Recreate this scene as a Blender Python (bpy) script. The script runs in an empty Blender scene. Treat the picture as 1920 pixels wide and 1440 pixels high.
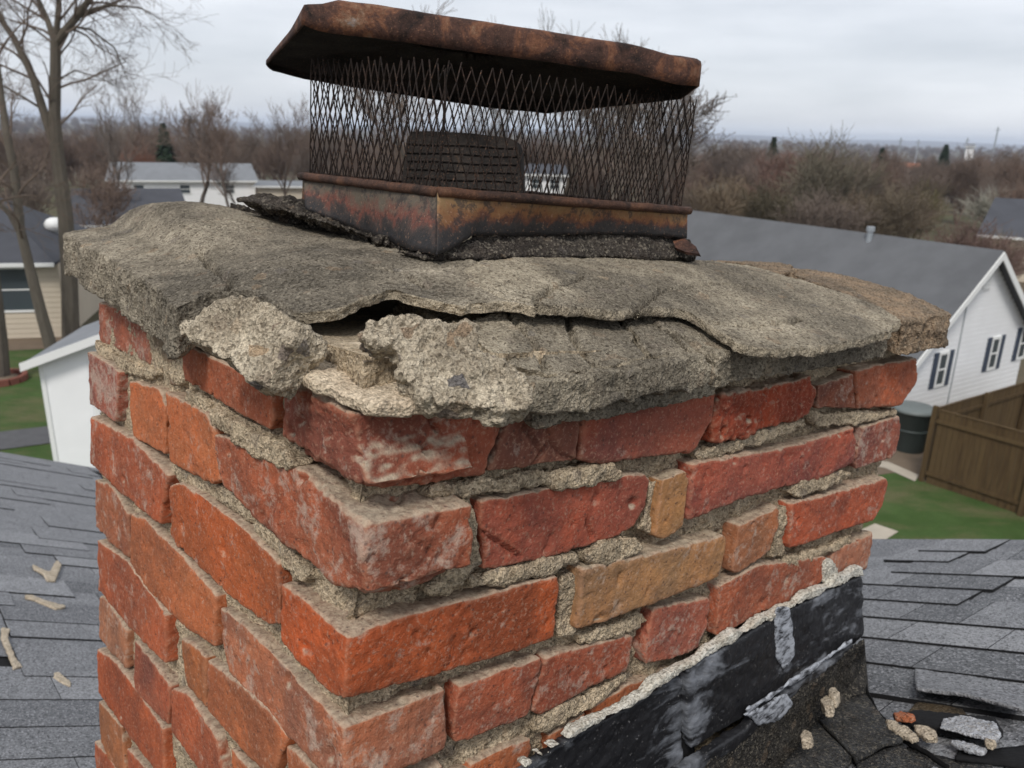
import bpy, bmesh, math, random
import numpy as np
from mathutils import Matrix, Vector

# ------------------------------------------------------------------ camera, sky, light
SC = bpy.context.scene
COL = SC.collection
F = 1480.0                      # focal length in pixels of a 1920 x 1440 frame
EYE = 8.5                       # eye height above the yard

def nz(v):
    v = np.array(v, float)
    return v / np.linalg.norm(v)

DOWN = nz((-.028, 1, 470 / 1480))
UP = -DOWN
YC = nz(np.array([0, 0, 1.]) - UP * UP[2])
XC = np.cross(YC, UP)
CAMM = np.stack([XC, YC, UP])                      # camera axes -> world

def W(p):
    p = np.asarray(p, float)
    return p @ CAMM.T + np.array([0, 0, EYE])

def ray(x, y):
    return np.array([(x - 960) / F, (y - 720) / F, 1.])

cam_d = bpy.data.cameras.new('camera')
cam = bpy.data.objects.new('camera', cam_d)
COL.objects.link(cam)
m = np.eye(4)
m[:3, 0] = CAMM @ [1, 0, 0]; m[:3, 1] = CAMM @ [0, -1, 0]; m[:3, 2] = CAMM @ [0, 0, -1]; m[:3, 3] = (0, 0, EYE)
cam.matrix_world = Matrix(m.tolist())
cam_d.sensor_width = 36
cam_d.lens = 36 * F / 1920
cam_d.clip_start = .02
cam_d.clip_end = 20000
cam_d.dof.use_dof = True
cam_d.dof.focus_distance = .64
cam_d.dof.aperture_fstop = 13
SC.camera = cam

SC.view_settings.view_transform = 'Standard'
SC.view_settings.look = 'None'
SC.view_settings.exposure = 0.62
SC.view_settings.gamma = 1
SC.view_settings.use_curve_mapping = False

SUN_EL, SUN_AZ = math.radians(52), math.radians(196)     # behind the camera and to the left
world = bpy.data.worlds.new('World')
SC.world = world
world.use_nodes = True
nt = world.node_tree
nt.nodes.clear()
wo = nt.nodes.new('ShaderNodeOutputWorld')
bg = nt.nodes.new('ShaderNodeBackground')
sky = nt.nodes.new('ShaderNodeTexSky')
sky.sky_type = 'NISHITA'
sky.sun_disc = False
sky.sun_elevation = SUN_EL
sky.sun_rotation = SUN_AZ
tc = nt.nodes.new('ShaderNodeTexCoord')
mp = nt.nodes.new('ShaderNodeMapping')
mp.inputs['Scale'].default_value = (1.0, 1.6, 5.5)
mp.inputs['Rotation'].default_value = (.06, .05, 0)
cn = nt.nodes.new('ShaderNodeTexNoise')
cn.inputs['Scale'].default_value = 2.3
cn.inputs['Detail'].default_value = 6
cn.inputs['Roughness'].default_value = .5
cr = nt.nodes.new('ShaderNodeValToRGB')
cr.color_ramp.elements[0].position = .33
cr.color_ramp.elements[0].color = (.42, .445, .485, 1)
cr.color_ramp.elements[1].position = .68
cr.color_ramp.elements[1].color = (.66, .675, .71, 1)
sc_ = nt.nodes.new('ShaderNodeVectorMath'); sc_.operation = 'SCALE'
sc_.inputs[3].default_value = .10
mx = nt.nodes.new('ShaderNodeMix'); mx.data_type = 'RGBA'
mx.inputs[0].default_value = .9
L = nt.links.new
L(tc.outputs['Generated'], mp.inputs[0]); L(mp.outputs[0], cn.inputs['Vector']); L(cn.outputs[0], cr.inputs[0])
L(sky.outputs[0], sc_.inputs[0]); L(sc_.outputs[0], mx.inputs[6]); L(cr.outputs[0], mx.inputs[7])
L(mx.outputs[2], bg.inputs[0]); L(bg.outputs[0], wo.inputs[0])
bg.inputs[1].default_value = 1.0

sun_d = bpy.data.lights.new('sun', 'SUN')
sun_d.energy = 1.5
sun_d.angle = math.radians(13)
sun_d.color = (1, .96, .9)
sun = bpy.data.objects.new('sun', sun_d)
COL.objects.link(sun)
sd = Vector((math.sin(SUN_AZ) * math.cos(SUN_EL), math.cos(SUN_AZ) * math.cos(SUN_EL), math.sin(SUN_EL)))
sun.rotation_euler = sd.to_track_quat('Z', 'Y').to_euler()

# ------------------------------------------------------------------ numpy noise
_rs = np.random.RandomState(7)
_P = _rs.permutation(256); _P = np.concatenate([_P, _P, _P])
_G = _rs.normal(size=(256, 3)); _G /= np.linalg.norm(_G, axis=1)[:, None]

def perlin(p):
    i = np.floor(p).astype(int); f = p - i; i &= 255
    u = f * f * f * (f * (f * 6 - 15) + 10)
    def g(dx, dy, dz):
        h = _P[_P[_P[i[:, 0] + dx] + i[:, 1] + dy] + i[:, 2] + dz]
        return (_G[h] * (f - [dx, dy, dz])).sum(1)
    x0 = g(0, 0, 0) * (1 - u[:, 0]) + g(1, 0, 0) * u[:, 0]
    x1 = g(0, 1, 0) * (1 - u[:, 0]) + g(1, 1, 0) * u[:, 0]
    x2 = g(0, 0, 1) * (1 - u[:, 0]) + g(1, 0, 1) * u[:, 0]
    x3 = g(0, 1, 1) * (1 - u[:, 0]) + g(1, 1, 1) * u[:, 0]
    y0 = x0 * (1 - u[:, 1]) + x1 * u[:, 1]
    y1 = x2 * (1 - u[:, 1]) + x3 * u[:, 1]
    return (y0 * (1 - u[:, 2]) + y1 * u[:, 2]) * 1.6

def fbm(p, scale, octs=4, rough=.5, seed=0):
    p = np.asarray(p, float) * scale + np.array([13.7 * seed + 100, 7.3 * seed + 100, 3.1 * seed + 100])
    a = 1; s = 0; t = 0
    for _ in range(octs):
        s = s + a * perlin(p); t += a; a *= rough; p = p * 2.03 + 17.1
    return s / t

# ------------------------------------------------------------------ object helpers
def mesh_obj(name, verts, faces, mat, parent=None, smooth=False, mats=None, fmat=None):
    me = bpy.data.meshes.new(name)
    me.from_pydata([tuple(map(float, v)) for v in verts], [], [tuple(int(i) for i in f) for f in faces])
    me.update()
    o = bpy.data.objects.new(name, me)
    COL.objects.link(o)
    if mats:
        for k in mats: me.materials.append(k)
        me.polygons.foreach_set('material_index', list(fmat))
    elif mat: me.materials.append(mat)
    if smooth: me.polygons.foreach_set('use_smooth', [True] * len(me.polygons))
    if parent: o.parent = parent
    return o

def tag(o, label=None, cat=None, group=None, kind=None):
    if label: o['label'] = label
    if cat: o['category'] = cat
    if group: o['group'] = group
    if kind: o['kind'] = kind
    return o

def empty(name, loc=(0, 0, 0), mat=None):
    o = bpy.data.objects.new(name, None)
    COL.objects.link(o)
    o.empty_display_size = .1
    if mat is not None: o.matrix_world = mat
    else: o.location = loc
    return o

class MB:
    def __init__(s): s.v = []; s.f = []
    def box(s, c, d, ax=None):
        """c centre, d full sizes, ax 3x3 rows = axes"""
        A = np.eye(3) if ax is None else np.asarray(ax, float)
        b = len(s.v)
        for k in range(8):
            q = np.array([(k & 1) - .5, ((k >> 1) & 1) - .5, ((k >> 2) & 1) - .5]) * d
            s.v.append(np.asarray(c, float) + q @ A)
        for f in ((0, 2, 3, 1), (4, 5, 7, 6), (0, 1, 5, 4), (2, 6, 7, 3), (0, 4, 6, 2), (1, 3, 7, 5)): s.f.append([b + i for i in f])
        return s
    def prism(s, top, bot):
        b = len(s.v); n = len(top)
        s.v += [np.asarray(p, float) for p in top] + [np.asarray(p, float) for p in bot]
        s.f.append([b + i for i in range(n)]); s.f.append([b + n + i for i in reversed(range(n))])
        for i in range(n):
            j = (i + 1) % n
            s.f.append([b + j, b + i, b + n + i, b + n + j])
        return s
    def tube(s, pts, rad, k=6, cap=True):
        pts = np.asarray(pts, float); n = len(pts); b = len(s.v)
        if np.isscalar(rad): rad = [rad] * n
        t = nz(pts[1] - pts[0]); a = nz(np.cross(t, [.31, .57, .76])); 
        for i in range(n):
            t = pts[min(i + 1, n - 1)] - pts[max(i - 1, 0)]; t = t / (np.linalg.norm(t) + 1e-9)
            a = a - t * (a @ t); a /= np.linalg.norm(a) + 1e-9; c = np.cross(t, a)
            for j in range(k):
                g = 2 * math.pi * j / k
                s.v.append(pts[i] + rad[i] * (a * math.cos(g) + c * math.sin(g)))
        for i in range(n - 1):
            for j in range(k):
                s.f.append([b + i * k + j, b + i * k + (j + 1) % k, b + (i + 1) * k + (j + 1) % k, b + (i + 1) * k + j])
        if cap:
            s.f.append([b + j for j in reversed(range(k))]); s.f.append([b + (n - 1) * k + j for j in range(k)])
        return s
    def build(s, name, mat, parent=None, smooth=False): return mesh_obj(name, s.v, s.f, mat, parent, smooth)

# ------------------------------------------------------------------ materials
class NT:
    def __init__(s, name, rough=.8, spec=.3):
        s.m = bpy.data.materials.new(name); s.m.use_nodes = True
        s.t = s.m.node_tree; s.b = s.t.nodes['Principled BSDF']
        s.b.inputs['Roughness'].default_value = rough
        s.b.inputs['Specular IOR Level'].default_value = spec
        s.tc = s.t.nodes.new('ShaderNodeTexCoord')
        s.co = s.tc.outputs['Object']
    def link(s, a, b): s.t.links.new(a, b)
    def mapping(s, scale=(1, 1, 1), rot=(0, 0, 0), src=None):
        n = s.t.nodes.new('ShaderNodeMapping'); n.inputs['Scale'].default_value = scale; n.inputs['Rotation'].default_value = rot
        s.link(src or s.co, n.inputs[0]); return n.outputs[0]
    def noise(s, scale, detail=4, rough=.55, co=None, dist=0, out=0):
        n = s.t.nodes.new('ShaderNodeTexNoise'); n.inputs['Scale'].default_value = scale
        n.inputs['Detail'].default_value = detail; n.inputs['Roughness'].default_value = rough; n.inputs['Distortion'].default_value = dist
        s.link(co or s.co, n.inputs['Vector']); return n.outputs[out]
    def voro(s, scale, feat='F1', out=0, co=None, rnd=1):
        n = s.t.nodes.new('ShaderNodeTexVoronoi'); n.inputs['Scale'].default_value = scale; n.feature = feat
        n.inputs['Randomness'].default_value = rnd
        s.link(co or s.co, n.inputs['Vector']); return n.outputs[out]
    def ramp(s, src, stops):
        n = s.t.nodes.new('ShaderNodeValToRGB'); e = n.color_ramp.elements
        while len(e) < len(stops): e.new(.5)
        for k, (p, c) in enumerate(stops):
            e[k].position = p; e[k].color = (c, c, c, 1) if np.isscalar(c) else (*c, 1)
        s.link(src, n.inputs[0]); return n.outputs[0]
    def mix(s, fac, a, b, mode='MIX'):
        n = s.t.nodes.new('ShaderNodeMix'); n.data_type = 'RGBA'; n.blend_type = mode
        for v, i in ((fac, 0), (a, 6), (b, 7)):
            if isinstance(v, (int, float)):
                n.inputs[i].default_value = v if i == 0 else (v, v, v, 1)
            elif isinstance(v, tuple): n.inputs[i].default_value = (*v, 1)
            else: s.link(v, n.inputs[i])
        return n.outputs[2]
    def math(s, op, a, b=0.):
        n = s.t.nodes.new('ShaderNodeMath'); n.operation = op
        for i, v in enumerate((a, b)):
            if isinstance(v, (int, float)): n.inputs[i].default_value = v
            else: s.link(v, n.inputs[i])
        return n.outputs[0]
    def bump(s, h, dist, strength=1., prev=None):
        n = s.t.nodes.new('ShaderNodeBump'); n.inputs['Strength'].default_value = strength; n.inputs['Distance'].default_value = dist
        s.link(h, n.inputs['Height'])
        if prev: s.link(prev, n.inputs['Normal'])
        return n.outputs[0]
    def done(s, color=None, normal=None, rough=None, metal=None):
        if color is not None:
            if isinstance(color, tuple): s.b.inputs['Base Color'].default_value = (*color, 1)
            else: s.link(color, s.b.inputs['Base Color'])
        if normal is not None: s.link(normal, s.b.inputs['Normal'])
        if rough is not None: s.link(rough, s.b.inputs['Roughness'])
        if metal is not None:
            if isinstance(metal, float): s.b.inputs['Metallic'].default_value = metal
            else: s.link(metal, s.b.inputs['Metallic'])
        return s.m

def mat_brick():
    n = NT('weathered_brick', .88, .25)
    oi = n.t.nodes.new('ShaderNodeObjectInfo')
    base = n.mix(1., oi.outputs['Color'], (.98, .97, .86), 'MULTIPLY'); wht = oi.outputs['Alpha']; rnd = oi.outputs['Random']
    off = n.t.nodes.new('ShaderNodeVectorMath'); off.operation = 'ADD'
    cmb = n.t.nodes.new('ShaderNodeCombineXYZ')
    n.link(n.math('MULTIPLY', rnd, 9.), cmb.inputs[0]); n.link(n.co, off.inputs[0]); n.link(cmb.outputs[0], off.inputs[1])
    co = off.outputs[0]
    c = n.mix(n.ramp(n.noise(16, 5, .6, co), [(.35, 0.), (.7, .75)]), base, n.mix(1., base, (1.25, .95, .75), 'MULTIPLY'))
    c = n.mix(n.ramp(n.noise(9, 5, .65, co, .8), [(.40, 0.), (.62, .85)]), c, n.mix(1., base, (.55, .6, .75), 'MULTIPLY'))
    c = n.mix(n.ramp(n.noise(120, 4, .7, co), [(.3, .45), (.55, 0.)]), c, n.mix(1., c, (.5, .45, .42), 'MULTIPLY'))
    c = n.mix(n.ramp(n.noise(330, 2, .6, co), [(.55, 0.), (.72, .45)]), c, (.50, .32, .22))
    # lime bloom and mortar smears
    w1 = n.noise(38, 7, .72, co, .4); w2 = n.noise(150, 3, .7, co)
    w = n.math('ADD', n.math('MULTIPLY', w1, .75), n.math('MULTIPLY', w2, .3))
    th = n.math('SUBTRACT', w, n.math('SUBTRACT', .665, n.math('MULTIPLY', wht, .24)))
    c = n.mix(n.ramp(th, [(.0, 0.), (.10, .62)]), c, (.50, .40, .32))
    # dusty mortar on upward faces
    g = n.t.nodes.new('ShaderNodeNewGeometry'); sx = n.t.nodes.new('ShaderNodeSeparateXYZ'); n.link(g.outputs['Normal'], sx.inputs[0])
    up = n.math('ADD', sx.outputs[2], n.math('MULTIPLY', n.math('SUBTRACT', n.noise(60, 4, .6, co), .5), .7))
    c = n.mix(n.ramp(up, [(.42, 0.), (.72, .85)]), c, n.mix(n.ramp(n.noise(190, 4, .7, co), [(.35, 0.), (.6, 1.)]), (.24, .19, .14), (.50, .42, .31)))
    pt = n.ramp(g.outputs['Pointiness'], [(.51, 0.), (.62, .6)])
    c = n.mix(pt, c, (.5, .27, .17))
    # fine black specks
    c = n.mix(n.ramp(n.voro(140, co=co), [(.10, .6), (.2, 0.)]), c, (.07, .04, .035))
    b = n.bump(n.noise(70, 6, .7, co), .0034, .9)
    b = n.bump(n.noise(380, 4, .7, co), .0013, .9, b)
    b = n.bump(n.ramp(n.voro(170, co=co), [(.0, 0.), (.25, 1.)]), .0008, .5, b)
    return n.done(c, b)

def mat_cement(name, light, dark, grime, gscale=7., bumpk=1., pebble=.5, tint=None):
    n = NT(name, .95, .15)
    c = n.mix(n.ramp(n.noise(30, 5, .65), [(.35, 0.), (.65, 1.)]), dark, light)
    c = n.mix(n.ramp(n.noise(gscale, 5, .6, dist=.5), [(.42, 0.), (.62, grime)]), c, (.085, .075, .062))
    grains = n.voro(430, out=1)
    sep = n.t.nodes.new('ShaderNodeSeparateColor'); n.link(grains, sep.inputs[0])
    c = n.mix(n.ramp(sep.outputs[0], [(.0, .85), (.45, 0.)]), c, n.mix(1., c, (.36, .34, .32), 'MULTIPLY'))
    c = n.mix(n.ramp(sep.outputs[1], [(.72, 0.), (.98, .45)]), c, n.mix(.5, c, (.66, .58, .45)))
    peb = n.voro(95, out=1); sp = n.t.nodes.new('ShaderNodeSeparateColor'); n.link(peb, sp.inputs[0])
    c = n.mix(n.ramp(sp.outputs[2], [(.9, 0.), (.95, pebble)]), c, n.mix(sp.outputs[0], (.13, .13, .14), (.48, .33, .2)))
    c = n.mix(n.ramp(n.noise(260, 3, .7), [(.30, .6), (.45, 0.)]), c, (.05, .045, .04))
    if tint: c = n.mix(n.ramp(n.noise(11, 3, .6), [(.4, .2), (.6, .85)]), c, n.mix(1., c, tint, 'MULTIPLY'))
    fa = n.t.nodes.new('ShaderNodeAttribute'); fa.attribute_name = 'fresh'
    c = n.mix(n.math('MULTIPLY', fa.outputs['Fac'], .8), c, n.mix(n.ramp(n.noise(120, 5, .7), [(.35, 0.), (.62, 1.)]), (.34, .28, .20), (.68, .57, .41)))
    b = n.bump(n.noise(90, 5, .7), .004 * bumpk, .8)
    b = n.bump(n.voro(430), .0024 * bumpk, 1., b)
    b = n.bump(n.noise(240, 4, .7), .0022 * bumpk, .9, b)
    b = n.bump(n.noise(700, 2, .6), .0008 * bumpk, .8, b)
    return n.done(c, b)

def mat_rust(name, stops, rough=.75, scale=26, bumpk=1., metal=.25):
    n = NT(name, rough, .35)
    f = n.noise(scale, 7, .68, dist=.6)
    c = n.ramp(f, stops)
    c = n.mix(n.ramp(n.noise(220, 4, .7), [(.35, .55), (.55, 0.)]), c, n.mix(1., c, (.35, .3, .28), 'MULTIPLY'))
    c = n.mix(n.ramp(n.noise(500, 2, .6), [(.6, 0.), (.75, .35)]), c, (.42, .22, .12))
    b = n.bump(n.noise(130, 5, .7), .0016 * bumpk, .8)
    b = n.bump(n.noise(600, 2, .6), .0006 * bumpk, .7, b)
    return n.done(c, b, n.ramp(f, [(.3, rough + .12), (.7, rough - .12)]), metal)

def mat_plain(name, col, rough=.8, spec=.3, var=.25, scale=3., bump=0., metal=None, bscale=None):
    n = NT(name, rough, spec)
    c = n.mix(n.ramp(n.noise(scale, 5, .6), [(.35, var), (.65, 0.)]), col, tuple(x * .45 for x in col))
    b = n.bump(n.noise(bscale or scale * 6, 4, .6), bump, .8) if bump else None
    return n.done(c, b, None, metal)

M = {}
M['brick'] = mat_brick()
M['mortar'] = mat_cement('old_mortar', (.80, .64, .44), (.55, .43, .29), .26, 9, 1.3, .4)
M['crown'] = mat_cement('weathered_crown_cement', (.64, .55, .41), (.38, .32, .235), .62, 6, 1.5, .3)
M['fresh'] = mat_cement('broken_cement', (.84, .72, .54), (.44, .36, .26), .3, 10, 1.4, .9)
M['crown_dark'] = mat_cement('darker_crown_cement', (.53, .455, .345), (.27, .23, .172), .66, 6, 1.5, .3)
M['bedding'] = mat_cement('cream_bedding_mortar', (.82, .68, .50), (.58, .46, .33), .15, 12, .7, .15)
M['orange'] = mat_cement('rust_stained_cement', (.44, .31, .20), (.24, .185, .13), .5, 7, 1.3, .3)
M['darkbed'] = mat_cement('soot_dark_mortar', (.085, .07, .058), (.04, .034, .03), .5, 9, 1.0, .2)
M['caulk'] = mat_cement('cream_caulk', (.82, .79, .70), (.60, .56, .47), .25, 30, .6, .1)
M['rust_lid'] = mat_rust('rusted_lid_steel', [(.34, (.018, .013, .012)), (.44, (.055, .028, .021)), (.52, (.085, .040, .028)), (.58, (.16, .066, .034)), (.66, (.20, .115, .07)), (.76, (.26, .25, .25))])
M['rust_rim'] = mat_rust('rusted_rolled_rim', [(.30, (.02, .015, .012)), (.48, (.06, .032, .023)), (.62, (.12, .055, .03)), (.8, (.2, .12, .07))])
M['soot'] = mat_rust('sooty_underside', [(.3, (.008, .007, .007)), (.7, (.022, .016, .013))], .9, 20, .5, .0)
M['wire'] = mat_rust('rusted_wire', [(.3, (.012, .010, .009)), (.6, (.032, .019, .014)), (.8, (.075, .038, .024))], .8, 40)
M['flue'] = mat_rust('dark_flue_metal', [(.35, (.018, .016, .015)), (.58, (.04, .032, .027)), (.75, (.14, .075, .03))], .85, 16)

# ------------------------------------------------------------------ chimney frame
R = nz((1739, -120, F)); Lx = nz((-1370, -375, F))
a_ = nz(R + Lx); b_ = nz(R - Lx); b_ = nz(b_ - a_ * (a_ @ b_))
R = nz(a_ + b_); Lx = nz(a_ - b_); Ux = np.cross(R, Lx)
O = ray(671, 915) * .505
AX = np.stack([R, Lx, Ux])
fm = np.eye(4)
fm[:3, 0] = CAMM @ R; fm[:3, 1] = CAMM @ Lx; fm[:3, 2] = CAMM @ Ux; fm[:3, 3] = W(O)
FRAME = Matrix(fm.tolist())

def loc(p): return AX @ (np.asarray(p, float) - O)         # camera coords -> chimney coords (r, l, h)
EYEL = loc((0, 0, 0))

def rl(x, y): return AX @ ray(x, y)
def onR(pts, off=0.):                                      # the face whose outward normal is -l
    out = []
    for x, y in pts:
        d = rl(x, y); t = (-off - EYEL[1]) / d[1]; out.append(EYEL + d * t)
    return np.array(out)
def onL(pts, off=0.):
    out = []
    for x, y in pts:
        d = rl(x, y); t = (-off - EYEL[0]) / d[0]; out.append(EYEL + d * t)
    return np.array(out)
def onPlane(pts, p0, nrm):
    p0 = np.asarray(p0, float); nrm = nz(nrm)
    out = []
    for x, y in pts:
        d = rl(x, y); t = ((p0 - EYEL) @ nrm) / (d @ nrm); out.append(EYEL + d * t)
    return np.array(out)

def smin(a, b, k=.02):
    h = np.clip(.5 + .5 * (b - a) / k, 0, 1)
    return b * (1 - h) + a * h - k * h * (1 - h)
BUMPC = None
def surf(r, l):
    A = .070 + .057 * r + .32 * (l + .03)
    B = .062 + .103 * l + .32 * (r + .03)
    s = smin(A, B, .03)
    s = smin(s, .148 + .012 * r + 0 * l, .03)
    k = np.clip((r - .018) / .035, 0, 1); k = k * k * (3 - 2 * k)
    hump = .030 * k * np.exp(-((l - .55) / .13) ** 2) * np.exp(-(np.clip(r - .08, 0, 9) / .10) ** 2)
    hump = hump + .010 * np.exp(-((r - .06) / .06) ** 2 - ((l - .24) / .07) ** 2) - .006 * np.exp(-((r - .03) / .04) ** 2 - ((l - .36) / .05) ** 2)
    return s + hump
def onS(pts, dz=0.):
    out = []
    T = np.arange(.35, 1.7, .001)
    for x, y in pts:
        d = rl(x, y); P = EYEL + T[:, None] * d
        gap = P[:, 2] - (surf(P[:, 0], P[:, 1]) + dz)
        k = np.where(gap < 0)[0]
        i = k[0] if len(k) else int(np.argmin(gap))
        out.append(P[i])
    return np.array(out)

def densify(P, step, jit=0., seed=0):
    P = np.asarray(P, float); n = len(P); out = []
    for i in range(n):
        a, b = P[i], P[(i + 1) % n]; k = max(1, int(np.linalg.norm(b - a) / step))
        for j in range(k): out.append(a + (b - a) * j / k)
    out = np.array(out)
    if jit:
        c = out.mean(0)
        nrm = nz(np.cross(P[1] - P[0], P[2] - P[1]) + 1e-9)
        t = np.roll(out, -1, 0) - np.roll(out, 1, 0)
        o = np.cross(t, nrm); o /= np.linalg.norm(o, axis=1)[:, None] + 1e-9
        out = out + o * ((fbm(out, 45, 3, .6, seed) + (.6 * step_noise(out, 70, 2.5, seed + 1) if jit > .0025 else 0)) * jit * 2)[:, None]
    return out

# ------------------------------------------------------------------ masonry queue (voxel remesh, then noise)
QUEUE = []
def rock(name, mb, mat, parent, voxel=.003, smooth=4, post=None, color=None, label=None):
    o = mb.build(name, mat, parent)
    r = o.modifiers.new('r', 'REMESH'); r.mode = 'VOXEL'; r.voxel_size = voxel
    if smooth:
        s = o.modifiers.new('s', 'SMOOTH'); s.factor = .5; s.iterations = smooth
    if color: o.color = color
    if label: o['label'] = label
    QUEUE.append((o, mat, post))
    return o

def flush():
    bpy.context.view_layer.update()
    dg = bpy.context.evaluated_depsgraph_get()
    for o, mat, post in QUEUE:
        ev = o.evaluated_get(dg)
        me = bpy.data.meshes.new_from_object(ev)
        me.name = o.name
        o.modifiers.clear()
        old = o.data; o.data = me; bpy.data.meshes.remove(old)
        if not me.materials: me.materials.append(mat)
        n = len(me.vertices)
        co = np.empty(n * 3); me.vertices.foreach_get('co', co); co = co.reshape(-1, 3)
        no = np.empty(n * 3); me.vertices.foreach_get('normal', no); no = no.reshape(-1, 3)
        fr = getattr(post, 'fresh', None)
        if fr is not None:
            A = me.attributes.new('fresh', 'FLOAT', 'POINT'); A.data.foreach_set('value', fr(co, no).astype(np.float32))
        if post: co = post(co, no)
        me.vertices.foreach_set('co', co.ravel())
        me.polygons.foreach_set('use_smooth', [True] * len(me.polygons))
        me.update()
    QUEUE.clear()

def brick_post(seed, amp=1., chips=(), cracks=()):
    def f(co, no):
        d = fbm(co, 28, 3, .5, seed) * .0019 * amp + fbm(co, 130, 3, .6, seed + 3) * .0014 * amp
        ch = fbm(co, 60, 2, .5, seed + 9)
        d = d - np.clip(ch - .36, 0, 1) * .014 * amp - np.clip(fbm(co, 110, 2, .5, seed + 12) - .45, 0, 1) * .010 * amp
        co = co + no * d[:, None]
        for P in cracks:
            q = pl_dist(co, P); co = co - no * (np.clip(1 - q / .0022, 0, 1) * .006)[:, None]
        for c, r in chips:
            v = co - c; q = np.linalg.norm(v, axis=1); k = q < r
            co[k] = c + v[k] / q[k][:, None] * r
        return co
    return f
def step_noise(co, scale, n, seed):
    q = fbm(co, scale, 3, .6, seed) * n
    f = q - np.floor(q); return (np.floor(q) + np.clip((f - .5) * 5 + .5, 0, 1)) / n
def pl_dist(co, pl):
    d = np.full(len(co), 9.)
    for a, b in zip(pl[:-1], pl[1:]):
        ab = b - a; t = np.clip(((co - a) @ ab) / (ab @ ab + 1e-12), 0, 1)
        d = np.minimum(d, np.linalg.norm(co - (a + t[:, None] * ab), axis=1))
    return d
def slab_post(seed, dz, amp=1., tilt=(0, 0), pivot=(0, 0), tfn=None, cracks=(), sidek=1., frf=None):
    cr3 = []
    for px in cracks:
        P = onS(px, dz); P[:, 2] = 0; cr3.append(P)
    def f(co, no):
        if tfn is not None: co[:, 2] *= tfn(co[:, 0], co[:, 1])
        s = surf(co[:, 0], co[:, 1]) + dz + tilt[0] * (co[:, 0] - pivot[0]) + tilt[1] * (co[:, 1] - pivot[1])
        side = 1 - np.abs(no[:, 2])
        d = fbm(co, 22, 3, .5, seed) * .0032 * amp * (.45 + side * sidek * .7) + fbm(co, 75, 3, .6, seed + 5) * .0042 * amp * (.22 + side * sidek) + step_noise(co, 34, 4.5, seed + 8) * .009 * amp * side + fbm(co, 230, 3, .65, seed + 2) * .0020 * amp
        fl = co.copy(); fl[:, 2] = 0
        for P in cr3:
            q = pl_dist(fl + np.stack([fbm(fl, 60, 2, .5, 3), fbm(fl, 60, 2, .5, 4), fl[:, 0] * 0], 1) * .004, P)
            co[:, 2] -= np.clip(1 - q / .0042, 0, 1) * .011 * (no[:, 2] > .2)
        co = co + no * d[:, None]
        co[:, 2] += s
        return co
    if frf is not None: f.fresh = lambda co, no: np.clip(1.25 - np.abs(no[:, 2]) * 1.6 + fbm(co, 60, 3, .6, seed) * .9, 0, 1) * frf(co[:, 0], co[:, 1]) + np.clip(fbm(co, 20, 4, .6, seed + 4) * 3 - .9, 0, 1) * .8 * frf(co[:, 0], co[:, 1])
    return f
def rough_post(seed, amp=1.):
    def f(co, no):
        d = step_noise(co, 30, 4.5, seed) * .011 * amp + fbm(co, 95, 3, .65, seed + 5) * .005 * amp + fbm(co, 260, 3, .65, seed + 2) * .0024 * amp
        return co + no * d[:, None]
    return f

chimney = empty('brick_chimney', mat=FRAME)
tag(chimney, 'crumbling red brick chimney with a cracked cement crown on the near roof', 'chimney')

RED = (.42, .118, .060); ORG = (.47, .155, .070); BUF = (.44, .235, .11); DRK = (.24, .08, .055); PNK = (.44, .19, .125)
BRN = (.24, .095, .065); TAN = (.42, .235, .12); SAL = (.46, .175, .10)
def prism_face(mb, face, pts, off, depth, seed, jit=.0012):
    P = (onR if face == 'R' else onL)(pts, off)
    P = densify(P, .006, jit, seed)
    Q = P.copy()
    Q[:, 1 if face == 'R' else 0] += depth
    mb.prism(P, Q)
bs = [0]
def brick(face, pts, off=0., col=RED, white=.3, amp=1., depth=.09, voxel=.0024, smooth=1, chips=(), label=None, cracks=()):
    bs[0] += 1
    off += .0015
    mb = MB()
    prism_face(mb, face, pts, off, depth, bs[0])
    rock('brick', mb, M['brick'], chimney, voxel, smooth, brick_post(bs[0], amp, (), [(onR if face == 'R' else onL)(c, off) for c in cracks]), (*col, white), label)
def corner(rp, lp, off, col, white=.3, amp=1., label=None, voxel=.0024, offl=None, smooth=1, cracks=()):
    bs[0] += 1
    ol = off if offl is None else offl
    # one solid: right-face outline pushed in, left-face outline pushed in, joined by the remesh
    mb = MB()
    prism_face(mb, 'R', rp, off, .085, bs[0], .001)
    prism_face(mb, 'L', lp, ol, .085, bs[0] + 50, .001)
    rock('brick', mb, M['brick'], chimney, voxel, smooth, brick_post(bs[0], amp, (), [onR(c, off) for c in cracks]), (*col, white), label)

# corner bricks: (right outline, left outline)
corner([(656, 772), (800, 768), (955, 758), (948, 795), (930, 840), (911, 889), (800, 908), (690, 915), (672, 840)],
       [(529, 690), (600, 722), (656, 772), (672, 840), (690, 915), (640, 893), (556, 838), (526, 822)], .007, (.36, 0.110, 0.068), .30, 1.7, cracks=[[(800, 770), (830, 830), (815, 905)]])
corner([(683, 985), (740, 966), (854, 938), (857, 960), (851, 1040), (838, 1076), (765, 1107), (684, 1115)],
       [(398, 812), (470, 835), (550, 872), (620, 935), (683, 985), (684, 1115), (625, 1098), (583, 1062), (475, 975), (417, 912), (402, 860)], .009, (.36, 0.114, 0.065), .55, 1.5)
corner([(650, 1197), (720, 1165), (900, 1117), (1046, 1079), (1049, 1100), (1042, 1198), (900, 1243), (700, 1300), (645, 1312)],
       [(527, 1094), (560, 1115), (650, 1197), (645, 1312), (617, 1300), (550, 1233), (525, 1204), (523, 1150)], .008, (.46, .110, .042), .25, 1.)
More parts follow.
